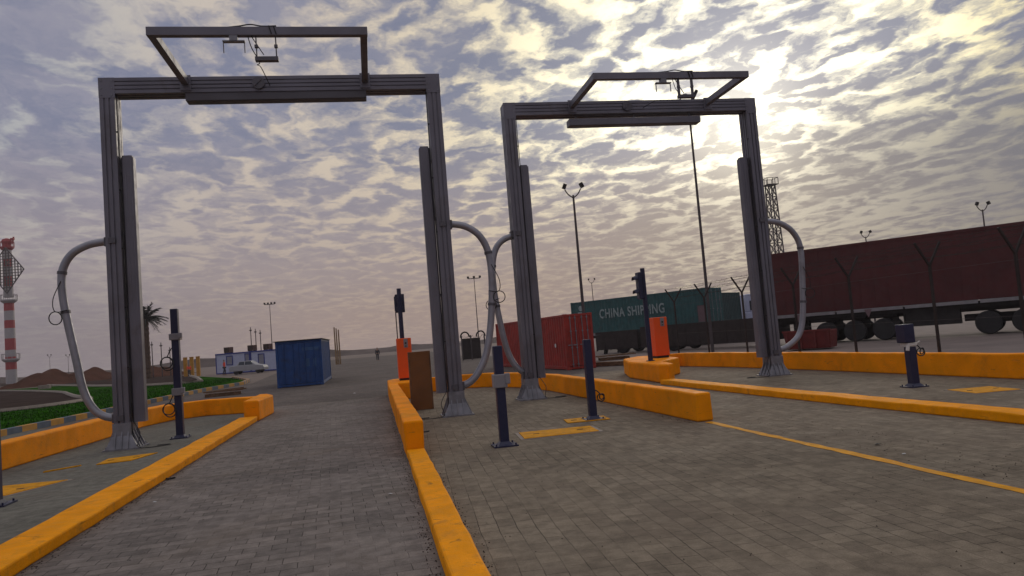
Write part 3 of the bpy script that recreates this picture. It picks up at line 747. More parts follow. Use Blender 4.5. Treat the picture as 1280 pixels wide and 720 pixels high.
plate([(3.28, 12.75), (4.05, 12.7), (4.1, 13.25), (3.35, 13.3)], 'small yellow plate under the foot of the plain navy post', pale=False)
plate([(9.95, 10.95), (10.75, 10.85), (10.85, 11.6), (10.1, 11.75)], 'yellow plate on the right island beside the short boxed post')
b = MB(); b.box((-5.42, 13.55, 0), (-5.0, 13.62, .02)); b.v = [(x+(y-13.55)*0+0, y+(x+5.42)*.9, z) for x, y, z in b.v]
tag(obj('yellow_batten', b, YELF, loc=(-5.2, 13.7, 0)), 'thin yellow batten lying on the left island paving', 'batten')
def litter(u, v, s, m, label, seed, z=.004):
    rnd = random.Random(seed); p = g(u, v); b = MB(); n = 7; vs = [(p.x+s*math.cos(6.28*i/n)*rnd.uniform(.5, 1), p.y+s*.7*math.sin(6.28*i/n)*rnd.uniform(.5, 1), z+rnd.uniform(0, s*.25)) for i in range(n)]
    vs.append((p.x, p.y, z+s*.35)); b.add(vs, [(i, (i+1) % n, n) for i in range(n)]+[tuple(range(n-1, -1, -1))]); return tag(obj('litter', b, m, loc=(p.x, p.y, 0)), label, 'litter')
litter(488, 618, .035, PAPER, 'crumpled white scrap on the bare lane left of the centre kerb', 1)
litter(193, 628, .03, PAPER, 'tiny white scrap beside the left kerb on the bare lane', 2)
litter(1097, 556, .055, BLK, 'small black scrap lying on the paving right of the ground stripe', 3)
litter(443, 492, .09, PAPER, 'pale scrap far up the bare lane', 4)
litter(1130, 568, .03, PAPER, 'tiny pale scrap right of the black scrap', 5)
for i, (u, v, lab) in enumerate(((527, 541, 'black cable end lying beside the end of the centre wall'), (205, 600, 'black sliver against the left kerb'))):
    p = g(u, v); b = MB(); b.tube(smooth([(p.x-.1, p.y, .015), (p.x-.02, p.y+.03, .04), (p.x+.05, p.y-.02, .015), (p.x+.14, p.y+.03, .015)]), .012, 6); tag(obj('cable_scrap', b, CABLE, loc=(p.x, p.y, 0)), lab, 'cable')
# windblown grit along kerbs and walls
rnd = random.Random(21); vs = []; fs = []
def grit(x, y, s):
    o = len(vs); a = rnd.uniform(0, 6.28)
    for k in range(4): vs.append((x+s*math.cos(a+k*1.57)*rnd.uniform(.6, 1), y+s*math.sin(a+k*1.57)*rnd.uniform(.6, 1), .002))
    vs.append((x, y, .002+s*.8)); fs.extend([(o+k, o+(k+1) % 4, o+4) for k in range(4)])
for _ in range(2600):
    y = 2+rnd.random()**1.5*18; e = rnd.random(); d_ = abs(rnd.gauss(0, .05))
    x = (.37-d_, .66+d_, -2.94+d_, 4.93-d_ if y > 11 else 5.3+rnd.uniform(0, 1))[int(e*4)]
    grit(x, y, rnd.uniform(.004, .011))
for _ in range(1200): grit(rnd.uniform(-2.9, 10), 3+rnd.random()**1.3*13, rnd.uniform(.003, .009))
b = MB(); b.add(vs, fs); o = obj('grit', b, SOIL); o['kind'] = 'stuff'; o['label'] = 'windblown grit scattered on the paving and along kerbs'; o['category'] = 'grit'

# ------------------------------------------------------------------ shipping containers
def corr(L, h0, h1, y, sgn, axis='x', pitch=.28, d=.036):
    """corrugated sheet from 0 to L along an axis, at offset y, outward side sgn"""
    b = MB(); pr = []; x = 0
    while x < L-1e-6:
        for f, dd in ((0, 0), (.3, 0), (.5, 1), (.8, 1)):
            if x+f*pitch < L: pr.append((x+f*pitch, dd*d))
        x += pitch
    pr.append((L, 0)); vs = []
    for px, dd in pr:
        q_ = y-sgn*dd
        for zz in (h0, h1): vs.append((px, q_, zz) if axis == 'x' else (q_, px, zz))
    fs = [(2*i, 2*i+2, 2*i+3, 2*i+1) for i in range(len(pr)-1)]
    b.add(vs, fs); return b
def container(name, label, p, rz, L, Wd, Hh, m, z0=.0, doors='x0', group=None, frame=None, door_m=None, cat='shipping container'):
    t = thing(name, label, cat, (p[0], p[1], z0), rz, group); fm = frame or m
    for y, s in ((.03, -1), (Wd-.03, 1)):
        obj('side_wall', corr(L-.2, .16, Hh-.10, y, s), m, t, local=True).location = (.1, 0, 0)
    for x, s, nm in ((.03, -1, 'x0'), (L-.03, 1, 'x1')):
        if nm == doors: continue
        obj('end_wall', corr(Wd-.2, .16, Hh-.10, x, s, 'y'), m, t, local=True).location = (0, .1, 0)
    b = MB(); b.box((.06, .06, Hh-.08), (L-.06, Wd-.06, Hh-.03)); obj('roof', b, m, t, local=True)
    b = MB(); b.box((.06, .06, .06), (L-.06, Wd-.06, .14)); obj('floor', b, CHAS, t, local=True)
    b = MB(); e = .11
    for x in (0, L-e):
        for y in (0, Wd-e): b.box((x, y, .0), (x+e, y+e, Hh))
    for x in (0, L-e):
        for z in (.02, Hh-.12): b.box((x+.01, e, z), (x+e-.01, Wd-e, z+.11))
    for y in (0, Wd-e):
        for z in (.02, Hh-.10): b.box((e, y+.02, z), (L-e, y+e-.02, z+.09+.05*(z < 1)))
    obj('frame', b, fm, t, local=True, bevel=.008)
    b = MB()
    for x in (0, L-.17):
        for y in (0, Wd-.16):
            for z in (0, Hh-.12): b.box((x-.004, y-.004, z-.003), (x+.174, y+.164, z+.121))
    obj('corner_casting', b, fm, t, local=True, bevel=.01)
    s, x = (-1, .03) if doors == 'x0' else (1, L-.03)
    for k in (0, 1):
        y0 = e+(Wd/2-e)*k+.006; y1 = y0+Wd/2-e-.012
        b = MB(); b.box((x-.02, y0, .15), (x+.02, y1, Hh-.13))
        for zz in (.25, .8, 1.35, 1.9):
            if zz+.35 < Hh-.15: b.box((x+s*.02, y0+.05, zz), (x+s*.032, y1-.05, zz+.38))
        dr = obj('door', b, door_m or m, t, local=True, bevel=.005)
        b = MB()
        for f in (.28, .72):
            yy = y0+(y1-y0)*f; b.tube([(x+s*.06, yy, .1), (x+s*.06, yy, Hh-.08)], .018, 8)
            b.box((x+s*.03, yy-.03, 1.02), (x+s*.075, yy+.16, 1.06))
            for zz in (.2, .9, 1.6, Hh-.2): b.box((x+s*.02, yy-.035, zz), (x+s*.07, yy+.035, zz+.05))
        obj('locking_bar', b, STEEL if door_m is None else fm, dr, local=True)
    return t
t = container('shipping_container', 'dark blue container standing alone at the end of the left lane', (-2.46, 38.15), R(90), 7.2, 2.22, 2.27, BLUE, door_m=BLUE)
b = MB()
for k, (a, c) in enumerate(((.30, .45), (.62, .78))): b.box((-.012, a, .95), (.0, c, 1.35))
b.box((-.014, .15, 1.75), (-.002, .95, 1.9)); obj('door_reflection', b, BLUEL, t, local=True)  # thin paler boxes paint the reflections on the door end
b = MB(); b.box((-.08, -.06, 2.27), (7.2, 2.32, 2.30)); obj('roof_sheet', b, CHAS, t, local=True)
# red container: far-left corner, near corner
a = Vector((8.02, 30.35, 0)); d_ = Vector((-.075, .997, 0)); rz = math.atan2(d_.y, d_.x)
cf = dp(623, 455, 41.0)
d_ = (Vector((cf.x, cf.y, 0))-a).normalized(); rz = math.atan2(d_.y, d_.x)
Wr = 1.30
per = Vector((d_.y, -d_.x, 0))
pr_ = a+per*Wr
t = container('shipping_container', 'red container with its narrow door end turned to the right, behind the centre wall', (pr_.x, pr_.y), rz, (Vector((cf.x, cf.y, 0))-a).length, Wr, 2.36, RED)
b = MB(); b.lathe([(.09, 0), (.09, .01)], (0, 0, 0), 10, 'y'); b.v = [(x+1.2, Wr+.012+y, z+1.05) for x, y, z in b.v]; obj('white_mark', b, WHT, t, local=True)

# ------------------------------------------------------------------ trucks
def wheel(parent, c, ax, r=.5, w=.28):
    """ax: unit vector pointing outwards from the vehicle"""
    T = MB(); T.lathe([(r*.60, 0), (r*.93, 0), (r, w*.15), (r, w*.85), (r*.93, w), (r*.60, w)], (0, 0, 0), 26, 'y')
    Rm = MB(); Rm.lathe([(r*.60, w*.1), (r*.60, w*.98), (r*.52, w*.97), (r*.45, w*.6), (r*.22, w*.6), (r*.2, w*.95), (r*.12, w*.97)], (0, 0, 0), 20, 'y')
    for k in range(8):
        an = k*math.pi/4; Rm.lathe([(.022, w*.6), (.022, w*.68)], (r*.34*math.cos(an), 0, r*.34*math.sin(an)), 6, 'y')
    for M_ in (T, Rm): M_.v = [(c[0]+x, c[1]+(y-w)*(1 if ax > 0 else -1), c[2]+z) for x, y, z in M_.v]
    if ax < 0:
        for M_ in (T, Rm): M_.f = [f[::-1] for f in M_.f]
    wt = MB(); wt = T; o = obj('wheel', wt, BLK, parent, local=True); obj('rim', Rm, RAIL, o, local=True)
    return o
# big maroon box trailer; local x runs from its left (rear) end towards the viewer's right, local -y faces the camera
tp = Vector((20.45, 35.0, 0)); tdir = Vector((.6759, -.7370, 0)); rz = math.atan2(tdir.y, tdir.x)
t = thing('box_trailer', 'very long dark maroon box trailer with a grey rail, behind the right fence', 'truck trailer', tuple(tp), rz)
TL, TW = 13.8, 2.5
b = MB(); b.box((0, .0, 1.56), (TL, TW, 4.72))
body = obj('box_body', b, MAR, t, local=True, bevel=.03)
b = MB()
for k in range(1, 23): b.box((k*.6-.02, -.012, 1.62), (k*.6+.02, -.001, 4.62))
obj('side_rib', b, MAR, t, local=True)
b = MB(); b.box((-.01, -.03, 4.63), (TL+.01, .02, 4.76)); b.box((-.012, -.03, 1.6), (.06, .04, 4.7)); obj('top_rail', b, MAR, t, local=True)
b = MB(); x = 0
while x < TL-.1: b.box((x+.03, -.05, 1.40), (min(x+2.95, TL-.02), .06, 1.56)); x += 3.0
obj('side_rail', b, RAIL, t, local=True, bevel=.008)
b = MB(); b.box((.1, .5, 1.05), (TL-.2, .75, 1.5)); b.box((.1, TW-.75, 1.05), (TL-.2, TW-.5, 1.5)); b.box((.2, .1, 1.22), (TL-.4, TW-.1, 1.39))
for x in (1.0, 2.6, 3.9, 5.2, 7.5): b.box((x-.2, .35, .6), (x+.2, TW-.35, 1.05))
b.box((5.9, .15, .55), (8.2, .75, 1.25))
obj('chassis', b, CHAS, t, local=True)
for x in (2.45, 3.75, 5.05):
    wheel(t, (x, .04, .52), -1, .52); wheel(t, (x, TW-.04, .52), 1, .52)
    b = MB(); b.box((x-.55, .03, 1.12), (x+.55, .42, 1.16)); obj('mudguard', b, CHAS, t, local=True)
b = MB()
for x in (1.6, 5.95): b.box((x-.012, .03, .45), (x+.012, .5, 1.2))
obj('mud_flap', b, CHAS, t, local=True)
for x in (1.15, 4.45):
    b = MB(); b.add([(x-.17, -.055, 1.52), (x+.17, -.055, 1.52), (x, -.055, 1.12), (x-.17, -.035, 1.52), (x+.17, -.035, 1.52), (x, -.035, 1.12)], [(2, 1, 0), (3, 4, 5), (0, 1, 4, 3), (1, 2, 5, 4), (2, 0, 3, 5)]); obj('pennant', b, CURT, t, local=True)
# tractor unit coupled to it (mostly beyond the right edge)
tt = thing('truck_tractor', 'dark tractor unit whose rear wheels show under the right end of the maroon trailer', 'truck', tuple(tp+tdir*8.9), rz)
b = MB(); b.box((-.6, .7, .62), (7.0, .92, .92)); b.box((-.6, 1.58, .62), (7.0, 1.8, .92)); b.box((.2, .9, .5), (3.0, 1.6, .75)); b.box((2.9, .1, .45), (4.2, .72, .95)); obj('chassis', b, CHAS, tt, local=True)
for x in (.35, 1.72, 6.1):
    wheel(tt, (x, .04, .52), -1, .52); wheel(tt, (x, TW-.04, .52), 1, .52)
b = MB(); vs = [(5.05, 1.0), (7.35, 1.0), (7.45, 2.2), (7.1, 3.4), (5.05, 3.6)]
n = len(vs); b.add([(x, 0, z) for x, z in vs]+[(x, TW, z) for x, z in vs], [tuple(range(n)), tuple(range(2*n-1, n-1, -1))]+[(i, n+i, n+(i+1) % n, (i+1) % n) for i in range(n)]); obj('cab', b, WHT, tt, local=True, bevel=.05)
b = MB(); b.box((5.9, -.006, 2.15), (6.9, .004, 2.95)); obj('side_window', b, GLS, tt, local=True)

# red low skip behind the wall
p0 = g(1004, 439); p1 = g(1061, 436)
t = thing('steel_bin', 'low dull red steel box lying behind the right wall under the maroon trailer', 'steel box', (p0.x, p0.y+1.2, 0), math.atan2(p1.y-p0.y, p1.x-p0.x))
Lb = (p1-p0).length
b = MB(); b.prism([(0, 0), (Lb, 0), (Lb, 1.2), (0, 1.2)], .05, .8, [(-.1, -.1), (Lb+.06, -.1), (Lb+.06, 1.3), (-.1, 1.3)]); obj('body', b, MARR, t, local=True, bevel=.02)
b = MB()
for x in (.02, Lb*.33, Lb*.66, Lb-.08): b.box((x, -.13, .1), (x+.07, -.02, .8))
b.box((-.12, -.14, .78), (Lb+.1, -.08, .86)); obj('rib', b, MARR, t, local=True)

# green container with white lettering on a chassis
ca = dp(713, 379.6, 56.4); cb = dp(880, 361.5, 48.6)
zt = 3.78; ca.z = 0; cb.z = 0; dd = (cb-ca); Lc = dd.length; rz = math.atan2(dd.y, dd.x)
t = container('shipping_container', 'long green container with large white letters, behind the fence beyond the orange cabinet', (ca.x, ca.y), rz, Lc, 2.3, 2.45, GRN, z0=1.33, doors='x1', cat='shipping container')
def text(txt, size, m, parent, loc, name, sx=1.):
    cu = bpy.data.curves.new('t', 'FONT'); cu.body = txt; cu.size = size; cu.offset = size*.022; cu.extrude = .006; cu.space_character = 1.12
    o = bpy.data.objects.new('t', cu); C.objects.link(o); dg = bpy.context.evaluated_depsgraph_get(); dg.update()
    me = bpy.data.meshes.new_from_object(o.evaluated_get(dg)); bpy.data.objects.remove(o)
    w_ = max(v.co.x for v in me.vertices)
    for v in me.vertices: v.co = Vector((v.co.x*sx, 0, v.co.y))+Vector((0, -v.co.z, 0))
    me.materials.clear(); me.materials.append(m)
    r = bpy.data.objects.new(name, me); C.objects.link(r); r.parent = parent; r.location = loc; return r, w_
x_a, x_b = Lc*.235, Lc*.725
r_, w_ = text('CHINA SHIPPING', .92, LET, t, (x_a, -.03, 1.08), 'lettering')
r_.scale = ((x_b-x_a)/w_, 1, 1)
b = MB(); b.lathe([(.20, -.04), (.20, -.032)], (Lc*.085, 0, 1.95), 18, 'y'); b.box((Lc*.06, -.045, 1.55), (Lc*.11, -.036, 1.68)); obj('emblem', b, LET, t, local=True)
def chassis(p, rz, L, W_, top, label, name='container_chassis', wheels=(), deck=CHAS, cat='trailer', side=False, legs=False):
    t = thing(name, label, cat, (p[0], p[1], 0), rz)
    b = MB(); b.box((0, .55, top-.36), (L, .75, top-.01)); b.box((0, W_-.75, top-.36), (L, W_-.55, top-.01))
    k = 0
    while k < L: b.box((k, .02, top-.14), (k+.12, W_-.02, top-.02)); k += 1.2
    obj('frame', b, deck, t, local=True)
    b = MB(); b.box((0, -.02, top-.16), (L, .05, top-.005)); obj('side_rail', b, RAIL if not side else DKB, t, local=True)
    if side:
        b = MB(); b.box((0, -.03, .28), (L, .02, top-.17)); kk = .6
        while kk < L: b.box((kk, -.05, .28), (kk+.06, -.03, top-.17)); kk += .9
        b.box((0, W_-.02, .28), (L, W_+.03, top-.17))
        b.box((0, .03, .3), (.04, W_-.03, top-.17)); b.box((L-.04, .03, .3), (L, W_-.03, top-.17))
        obj('side_board', b, DKB, t, local=True)
    for x in wheels:
        wheel(t, (x, .05, .5), -1, .5); wheel(t, (x, W_-.05, .5), 1, .5)
    if legs:
        b = MB()
        for x in (L*.12, L*.17): b.bar((x, .3, 0), (x+.25, .3, top-.36), .09); b.bar((x, W_-.3, 0), (x+.25, W_-.3, top-.36), .09)
        obj('landing_leg', b, CHAS, t, local=True)
    return t
chassis((ca.x, ca.y), rz, Lc, 2.3, 1.32, 'chassis trailer carrying the green lettered container', wheels=(Lc*.62, Lc*.74, Lc*.86), legs=True)
# second green container and its chassis
c2 = dp(892.5, 380, 50); c2.z = 0; e2 = dp(926, 380, 53.5); e2.z = 0; rz2 = math.atan2((e2-c2).y, (e2-c2).x)
t = container('shipping_container', 'dark green container end, half hidden left of the farther gantry\'s right post', (c2.x, c2.y), rz2, (e2-c2).length, 2.3, 2.05, GRND, z0=1.42, doors='x1')
chassis((c2.x, c2.y), rz2, (e2-c2).length, 2.3, 1.40, 'chassis under the dark green container left of the right-hand post', wheels=(.7, 1.8), side=False)
t = thing('lorry_cab', 'pale grey lorry cab just left of the farther gantry\'s right post', 'lorry cab', tuple(Vector((dp(931, 380, 54).x, dp(931, 380, 54).y, 0))), R(-14))
b = MB(); b.prism([(0, 0), (1.7, 0), (1.7, 2.2), (0, 2.2)], .9, 2.0); b.prism([(0.02, .02), (1.68, .02), (1.68, 2.18), (.02, 2.18)], 2.0, 3.3, [(.12, .05), (1.66, .05), (1.66, 2.15), (.12, 2.15)]); obj('cab', b, CAB, t, local=True, bevel=.06)
b = MB(); b.box((.35, -.0, 2.1), (1.1, .045, 2.8)); obj('side_window', b, GLS, t, local=True)
for x in (.6,): wheel(t, (x, .05, .5), -1, .5); wheel(t, (x, 2.15, .5), 1, .5)
b = MB(); b.box((0, .4, .5), (1.7, 1.8, .9)); obj('chassis', b, CHAS, t, local=True)
# small blue-green tarped load with pale square next to the lamp
t = thing('tarped_load', 'dull pinkish board leaning behind the lamp pole in front of the green container', 'board', tuple(Vector((dp(877, 388, 45.5).x, dp(877, 388, 45.5).y, 1.56))), rz)
b = MB(); b.box((-.24, -.03, 0), (.24, .03, 1.0)); obj('panel', b, CURT, t, local=True)
b = MB(); b.box((-.27, -.04, -.02), (-.24, .04, 1.03)); b.box((.24, -.04, -.02), (.27, .04, 1.03)); b.box((-.24, -.04, 1.0), (.24, .04, 1.03)); obj('frame', b, POLE, t, local=True)
# dark low trailer in front
fa = dp(800, 410, 45.0); fb = dp(956, 400, 38.6); fa.z = 0; fb.z = 0; d3 = fb-fa
chassis((fa.x, fa.y), math.atan2(d3.y, d3.x), d3.length, 2.4, 1.55, 'low dark trailer with boarded sides parked in front of the green containers', 'low_trailer', wheels=(1.2, 2.3), side=True)
fa = dp(744, 414, 47.5); fb = dp(796, 410, 45.5); fa.z = 0; fb.z = 0; d3 = fb-fa
chassis((fa.x, fa.y), math.atan2(d3.y, d3.x), d3.length, 2.2, 1.42, 'short brown trailer just right of the red container, with boards added to darken the gap', 'low_trailer', wheels=(1.9,), side=True, legs=True)  # side boards added to darken the bright gap under the lettered container

# ------------------------------------------------------------------ fence with Y arms and barbed wire
FA = Vector((11.72, 27.5)); FB = Vector((12.50, 12.0)); fd = (FB-FA).normalized()
def onf(u, v):
    d = W(u, v); nn = Vector((-fd.y, fd.x, 0)); o = Vector((0, 0, H)); k = (Vector((FA.x, FA.y, 0))-Vector((0, 0, 0))).dot(nn)/d.dot(nn); return o+d*k
fpos = [onf(849, 443), onf(887, 443), onf(935, 442), onf(1000, 441), onf(1071, 441), onf(1175, 443)]
last = fpos[-1]; st = (fpos[-1].xy-fpos[-2].xy)
fpos = [Vector((p.x, p.y, 0)) for p in fpos]+[Vector((last.x+st.x*.8, last.y+st.y*.8, 0)), Vector((last.x+st.x*1.9, last.y+st.y*1.9, 0))]
t = thing('barbed_fence', 'barbed-wire fence on dark Y-topped posts behind the right-hand yellow wall', 'fence', tuple(fpos[2]))
nn = Vector((-fd.y, fd.x, 0))
tips = []
for p in fpos:
    b = MB(); b.bar((p.x, p.y, -.02), (p.x, p.y, 2.45), .05); l_ = p+nn*-.34+Vector((0, 0, 2.95)); r2 = p+nn*.34+Vector((0, 0, 2.95))
    j = p+Vector((0, 0, 2.42)); b.bar(j, l_, .042); b.bar(j, r2, .042); b.box((p.x-.1, p.y-.1, -.02), (p.x+.1, p.y+.1, .03)); obj('post', b, DKB, t); tips.append((j, l_, r2))
for s in (1, 2):
    for f in (.35, .68, .97):
        b = MB()
        for i in range(len(tips)-1):
            A_ = tips[i][0].lerp(tips[i][s], f); B_ = tips[i+1][0].lerp(tips[i+1][s], f); mid = A_.lerp(B_, .5)-Vector((0, 0, .03))
            b.tube([A_, mid, B_], .005, 4)
            n2 = int((B_-A_).length/.3)
            for k in range(n2):
                c_ = A_.lerp(B_, k/n2); b.bar(c_+Vector((-.02, 0, -.025)), c_+Vector((.02, 0, .025)), .005)
        obj('barbed_wire', b, DKB, t)
b = MB()
for z in (.35, 1.2, 2.3):
    for i in range(len(fpos)-1): b.tube([fpos[i]+Vector((0, 0, z)), fpos[i+1]+Vector((0, 0, z))], .003, 4)
obj('line_wire', b, POLE, t)

# ------------------------------------------------------------------ lamp posts and poles
def lamp(u, vtop, D, heads, label, lean=None, r=.09, gz=0., group='yard lamp posts', zt_=None, hs=1.0):
    tp_ = dp(u, vtop, D); x, y, z = tp_
    t = thing('lamp_post', label, 'lamp post', (x, y, gz), 0, group)
    b = MB(); b.tube([(x, y, gz), (x, y, z)], r, 8, r1=r*.55); b.lathe([(r*1.8, gz), (r*1.8, gz+.06)], (x, y, 0), 8); obj('pole', b, POLE, t)
    cr = Vector((M3 @ Vector((1, 0, 0)))); cr.z = 0; cr.normalize()
    if heads == 2:
        b = MB()
        for s in (-1, 1): b.tube(smooth([(x, y, z-.15), Vector((x, y, z+.05))+cr*s*.25, Vector((x, y, z+.32))+cr*s*.42], 4), .035, 6)
        obj('arm', b, POLE, t)
        for s in (-1, 1):
            b = MB(); c = Vector((x, y, z+.42))+cr*s*.46; b.bar(c-cr*s*.10-Vector((0, .10, -.02)), c+cr*s*.08+Vector((0, -.10, .10)), .18, .26); obj('floodlight', b, CHAS, t)
    elif heads > 2:
        b = MB(); wv = .95; b.bar(Vector((x, y, z))-cr*wv, Vector((x, y, z))+cr*wv, .12); obj('crossbar', b, POLE, t)
        for k in range(heads):
            c = Vector((x, y, z+.22))+cr*(-wv+2*wv*k/(heads-1)); b = MB(); b.box((c.x-.16, c.y-.12, c.z-.18), (c.x+.16, c.y+.14, c.z+.16)); obj('floodlight', b, CHAS, t)
    elif heads == 1:
        b = MB(); b.bar(Vector((x, y, z-.02)), Vector((x, y, z+.1))+cr*.5, .05); obj('arm', b, POLE, t)
        b = MB(); b.bar(Vector((x, y, z+.08))+cr*.15, Vector((x, y, z+.62))+cr*.45, .22, .14); obj('floodlight', b, CHAS, t)
    return t
lamp(716.5, 244, 39, 2, 'double-headed lamp post rising behind the red container', r=.10)
lamp(739.5, 353, 112, 2, 'tiny far lamp post beside the tall double one, over the green container')
lamp(860.5, 130, 35.6, 1, 'tallest thin lamp pole, its top hidden by the farther gantry beam', r=.085)
lamp(1228, 262, 58, 2, 'double-headed lamp showing above the right part of the maroon trailer')
lamp(1082, 296, 74, 2, 'small double-headed lamp above the left part of the maroon trailer')
lamp(592.5, 348, 118, 3, 'floodlight mast seen between the two gantries')
lamp(337, 380.5, 140, 4, 'floodlight mast above the blue and white site cabins')
lamp(62, 446, 190, 2, 'faint far lamp above the left earth mound', r=.06)
lamp(85, 446, 185, 2, 'faint far lamp just left of the curved guard tube', r=.06)
def rod(u, vt, vb, D, w, label, m, cat='pole', grp=None, cap=True):
    top = dp(u, vt, D); x, y, z = top; t_ = MB(); t_.tube([(x, y, -.02), (x, y, z)], w, 6, r1=w*.7)
    if cap: t_.box((x-w*2, y-w*2, z-.5), (x+w*2, y+w*2, z-.35))
    return tag(obj('pole', t_, m, loc=(x, y, 0)), label, cat, grp)
for u, vt, lb in ((313, 409, 'leftmost of three slender poles above the site cabins'), (319, 411, 'middle of three slender poles above the site cabins'), (325, 412.5, 'rightmost of three slender poles, nearest the floodlight mast')):
    rod(u, vt, 0, 100, .07, lb, POLE)
for u, vt, lb in ((417.5, 409, 'left ochre pole of the tight trio beyond the blue container'), (420, 410.5, 'middle ochre pole of the tight trio beyond the blue container'), (422.8, 412, 'right ochre pole of the tight trio beyond the blue container')):
    rod(u, vt, 0, 88, .10, lb, BAMB, cap=False)
for u, vt, lb in ((189.5, 427, 'left one of three thin poles between gantry foot and tall navy post'), (201, 428, 'middle one of three thin poles between gantry foot and tall navy post'), (212, 434, 'right one of three thin poles, just behind the tall navy post')):
    rod(u, vt, 0, 96, .07, lb, POLE)

# lattice tower
p = dp(962.5, 232, 127); t = thing('lattice_tower', 'dark lattice tower with a platform peeking out behind the right-hand post', 'tower', (p.x, p.y, 0)); x, y, zt_ = p
b = MB(); lv = 12
def lc(k, i): 
    w_ = 1.0-(.42)*k/lv; return Vector((x+(w_ if i in (1, 2) else -w_), y+(w_ if i > 1 else -w_), zt_*k/lv))
for i in range(4): b.bar(lc(0, i), lc(lv, i), .16)
obj('leg', b, POLE, t); b = MB()
for k in range(lv):
    for i in range(4):
        b.bar(lc(k, i), lc(k+1, (i+1) % 4), .09); b.bar(lc(k+1, i), lc(k, (i+1) % 4), .09); b.bar(lc(k+1, i), lc(k+1, (i+1) % 4), .09)
obj('bracing', b, POLE, t)
b = MB(); b.box((x-1.0, y-1.0, zt_), (x+1.0, y+1.0, zt_+.15))
for i in (-1.0, 0, 1.0):
    for j in (-1.0, 1.0): b.bar((x+i, y+j, zt_), (x+i, y+j, zt_+1.2), .08); b.bar((x+j, y+i, zt_), (x+j, y+i, zt_+1.2), .08)
for j in (-1.0, 1.0): b.bar((x-1.0, y+j, zt_+1.2), (x+1.0, y+j, zt_+1.2), .08); b.bar((x+j, y-1.0, zt_+1.2), (x+j, y+1.0, zt_+1.2), .08)
obj('platform', b, POLE, t)

# red and white radar tower
DT = 180; pb = dp(14.5, 472, DT); base = Vector((pb.x, pb.y, 0)); zz = lambda v: dp(12, v, DT).z
t = thing('radar_tower', 'red and white banded tower with a diamond grid antenna at the far left', 'tower', tuple(base))
ys = [303, 309, 322, 332, 344, 357, 371, 375, 388, 400, 410, 423, 437.5, 446, 452, 462, 473]
def tw(v): return .97+(v-303)/170*.22
for i in range(len(ys)-1):
    c_ = TWW if i % 2 == 1 else TWR
    if ys[i] == 371: continue
    b = MB(); z1 = zz(ys[i]); z0 = zz(ys[i+1]) if i < len(ys)-2 else -.1
    b.lathe([(tw(ys[i+1]), z0), (tw(ys[i]), z1)], (base.x, base.y, 0), 16)
    obj('band', b, [TWR, TWW, TWR, TWW, TWR, TWW, TWR, TWR, TWW, TWR, TWW, TWR, TWW, TWR, TWR, TWW][i], t)
for v, r_ in ((374.5, 1.8), (307, 1.55), (449, 1.9)):
    z = zz(v); b = MB(); b.lathe([(r_*.7, z-.7), (r_, z-.2), (r_, z+.1)], (base.x, base.y, 0), 16)
    for k in range(12):
        an = k*math.pi/6; b.bar((base.x+r_*math.cos(an), base.y+r_*math.sin(an), z), (base.x+r_*math.cos(an), base.y+r_*math.sin(an), z+1.3), .09)
    b.tube([(base.x+r_*math.cos(k*math.pi/8), base.y+r_*math.sin(k*math.pi/8), z+1.3) for k in range(16)], .06, 5, closed=True)
    obj('balcony', b, TWW if v != 307 else TWR, t)
b = MB(); b.lathe([(.95, zz(304)), (1.15, zz(300)), (.95, zz(297)), (.3, zz(295.5))], (base.x, base.y, 0), 14); b.bar((base.x+1.2, base.y, zz(303)), (base.x+1.6, base.y, zz(294)), .3); b.box((base.x+.9, base.y-.3, zz(298)), (base.x+1.7, base.y+.3, zz(295.5)))
obj('lantern', b, TWR, t)
b = MB(); cr = (M3 @ Vector((1, 0, 0))); cr.z = 0; cr.normalize(); c0 = Vector((base.x, base.y-2.2, zz(338)))+cr*.7; hw, hh = 4.3, 5.6
for k in range(-6, 7):
    f = k/6; hspan = hh*(1-abs(f)*.98)*1.0; hspan = min(hspan, hh*.92); b.bar(c0+cr*hw*f+Vector((0, 0, -hspan)), c0+cr*hw*f+Vector((0, 0, hspan)), .2)
for k in range(-8, 9):
    f = k/8; w_ = hw*(1-abs(f)*.98); b.bar(c0-cr*w_+Vector((0, 0, hh*f)), c0+cr*w_+Vector((0, 0, hh*f)), .15)
for s in (-1, 1):
    for s2 in (-1, 1): b.bar(c0+cr*hw*s, c0+Vector((0, 0, hh*s2)), .2)
for z in (-2, 2): b.bar(c0+Vector((0, 0, z)), Vector((base.x, base.y, c0.z+z)), .4)
obj('grid_antenna', b, POLE, t)

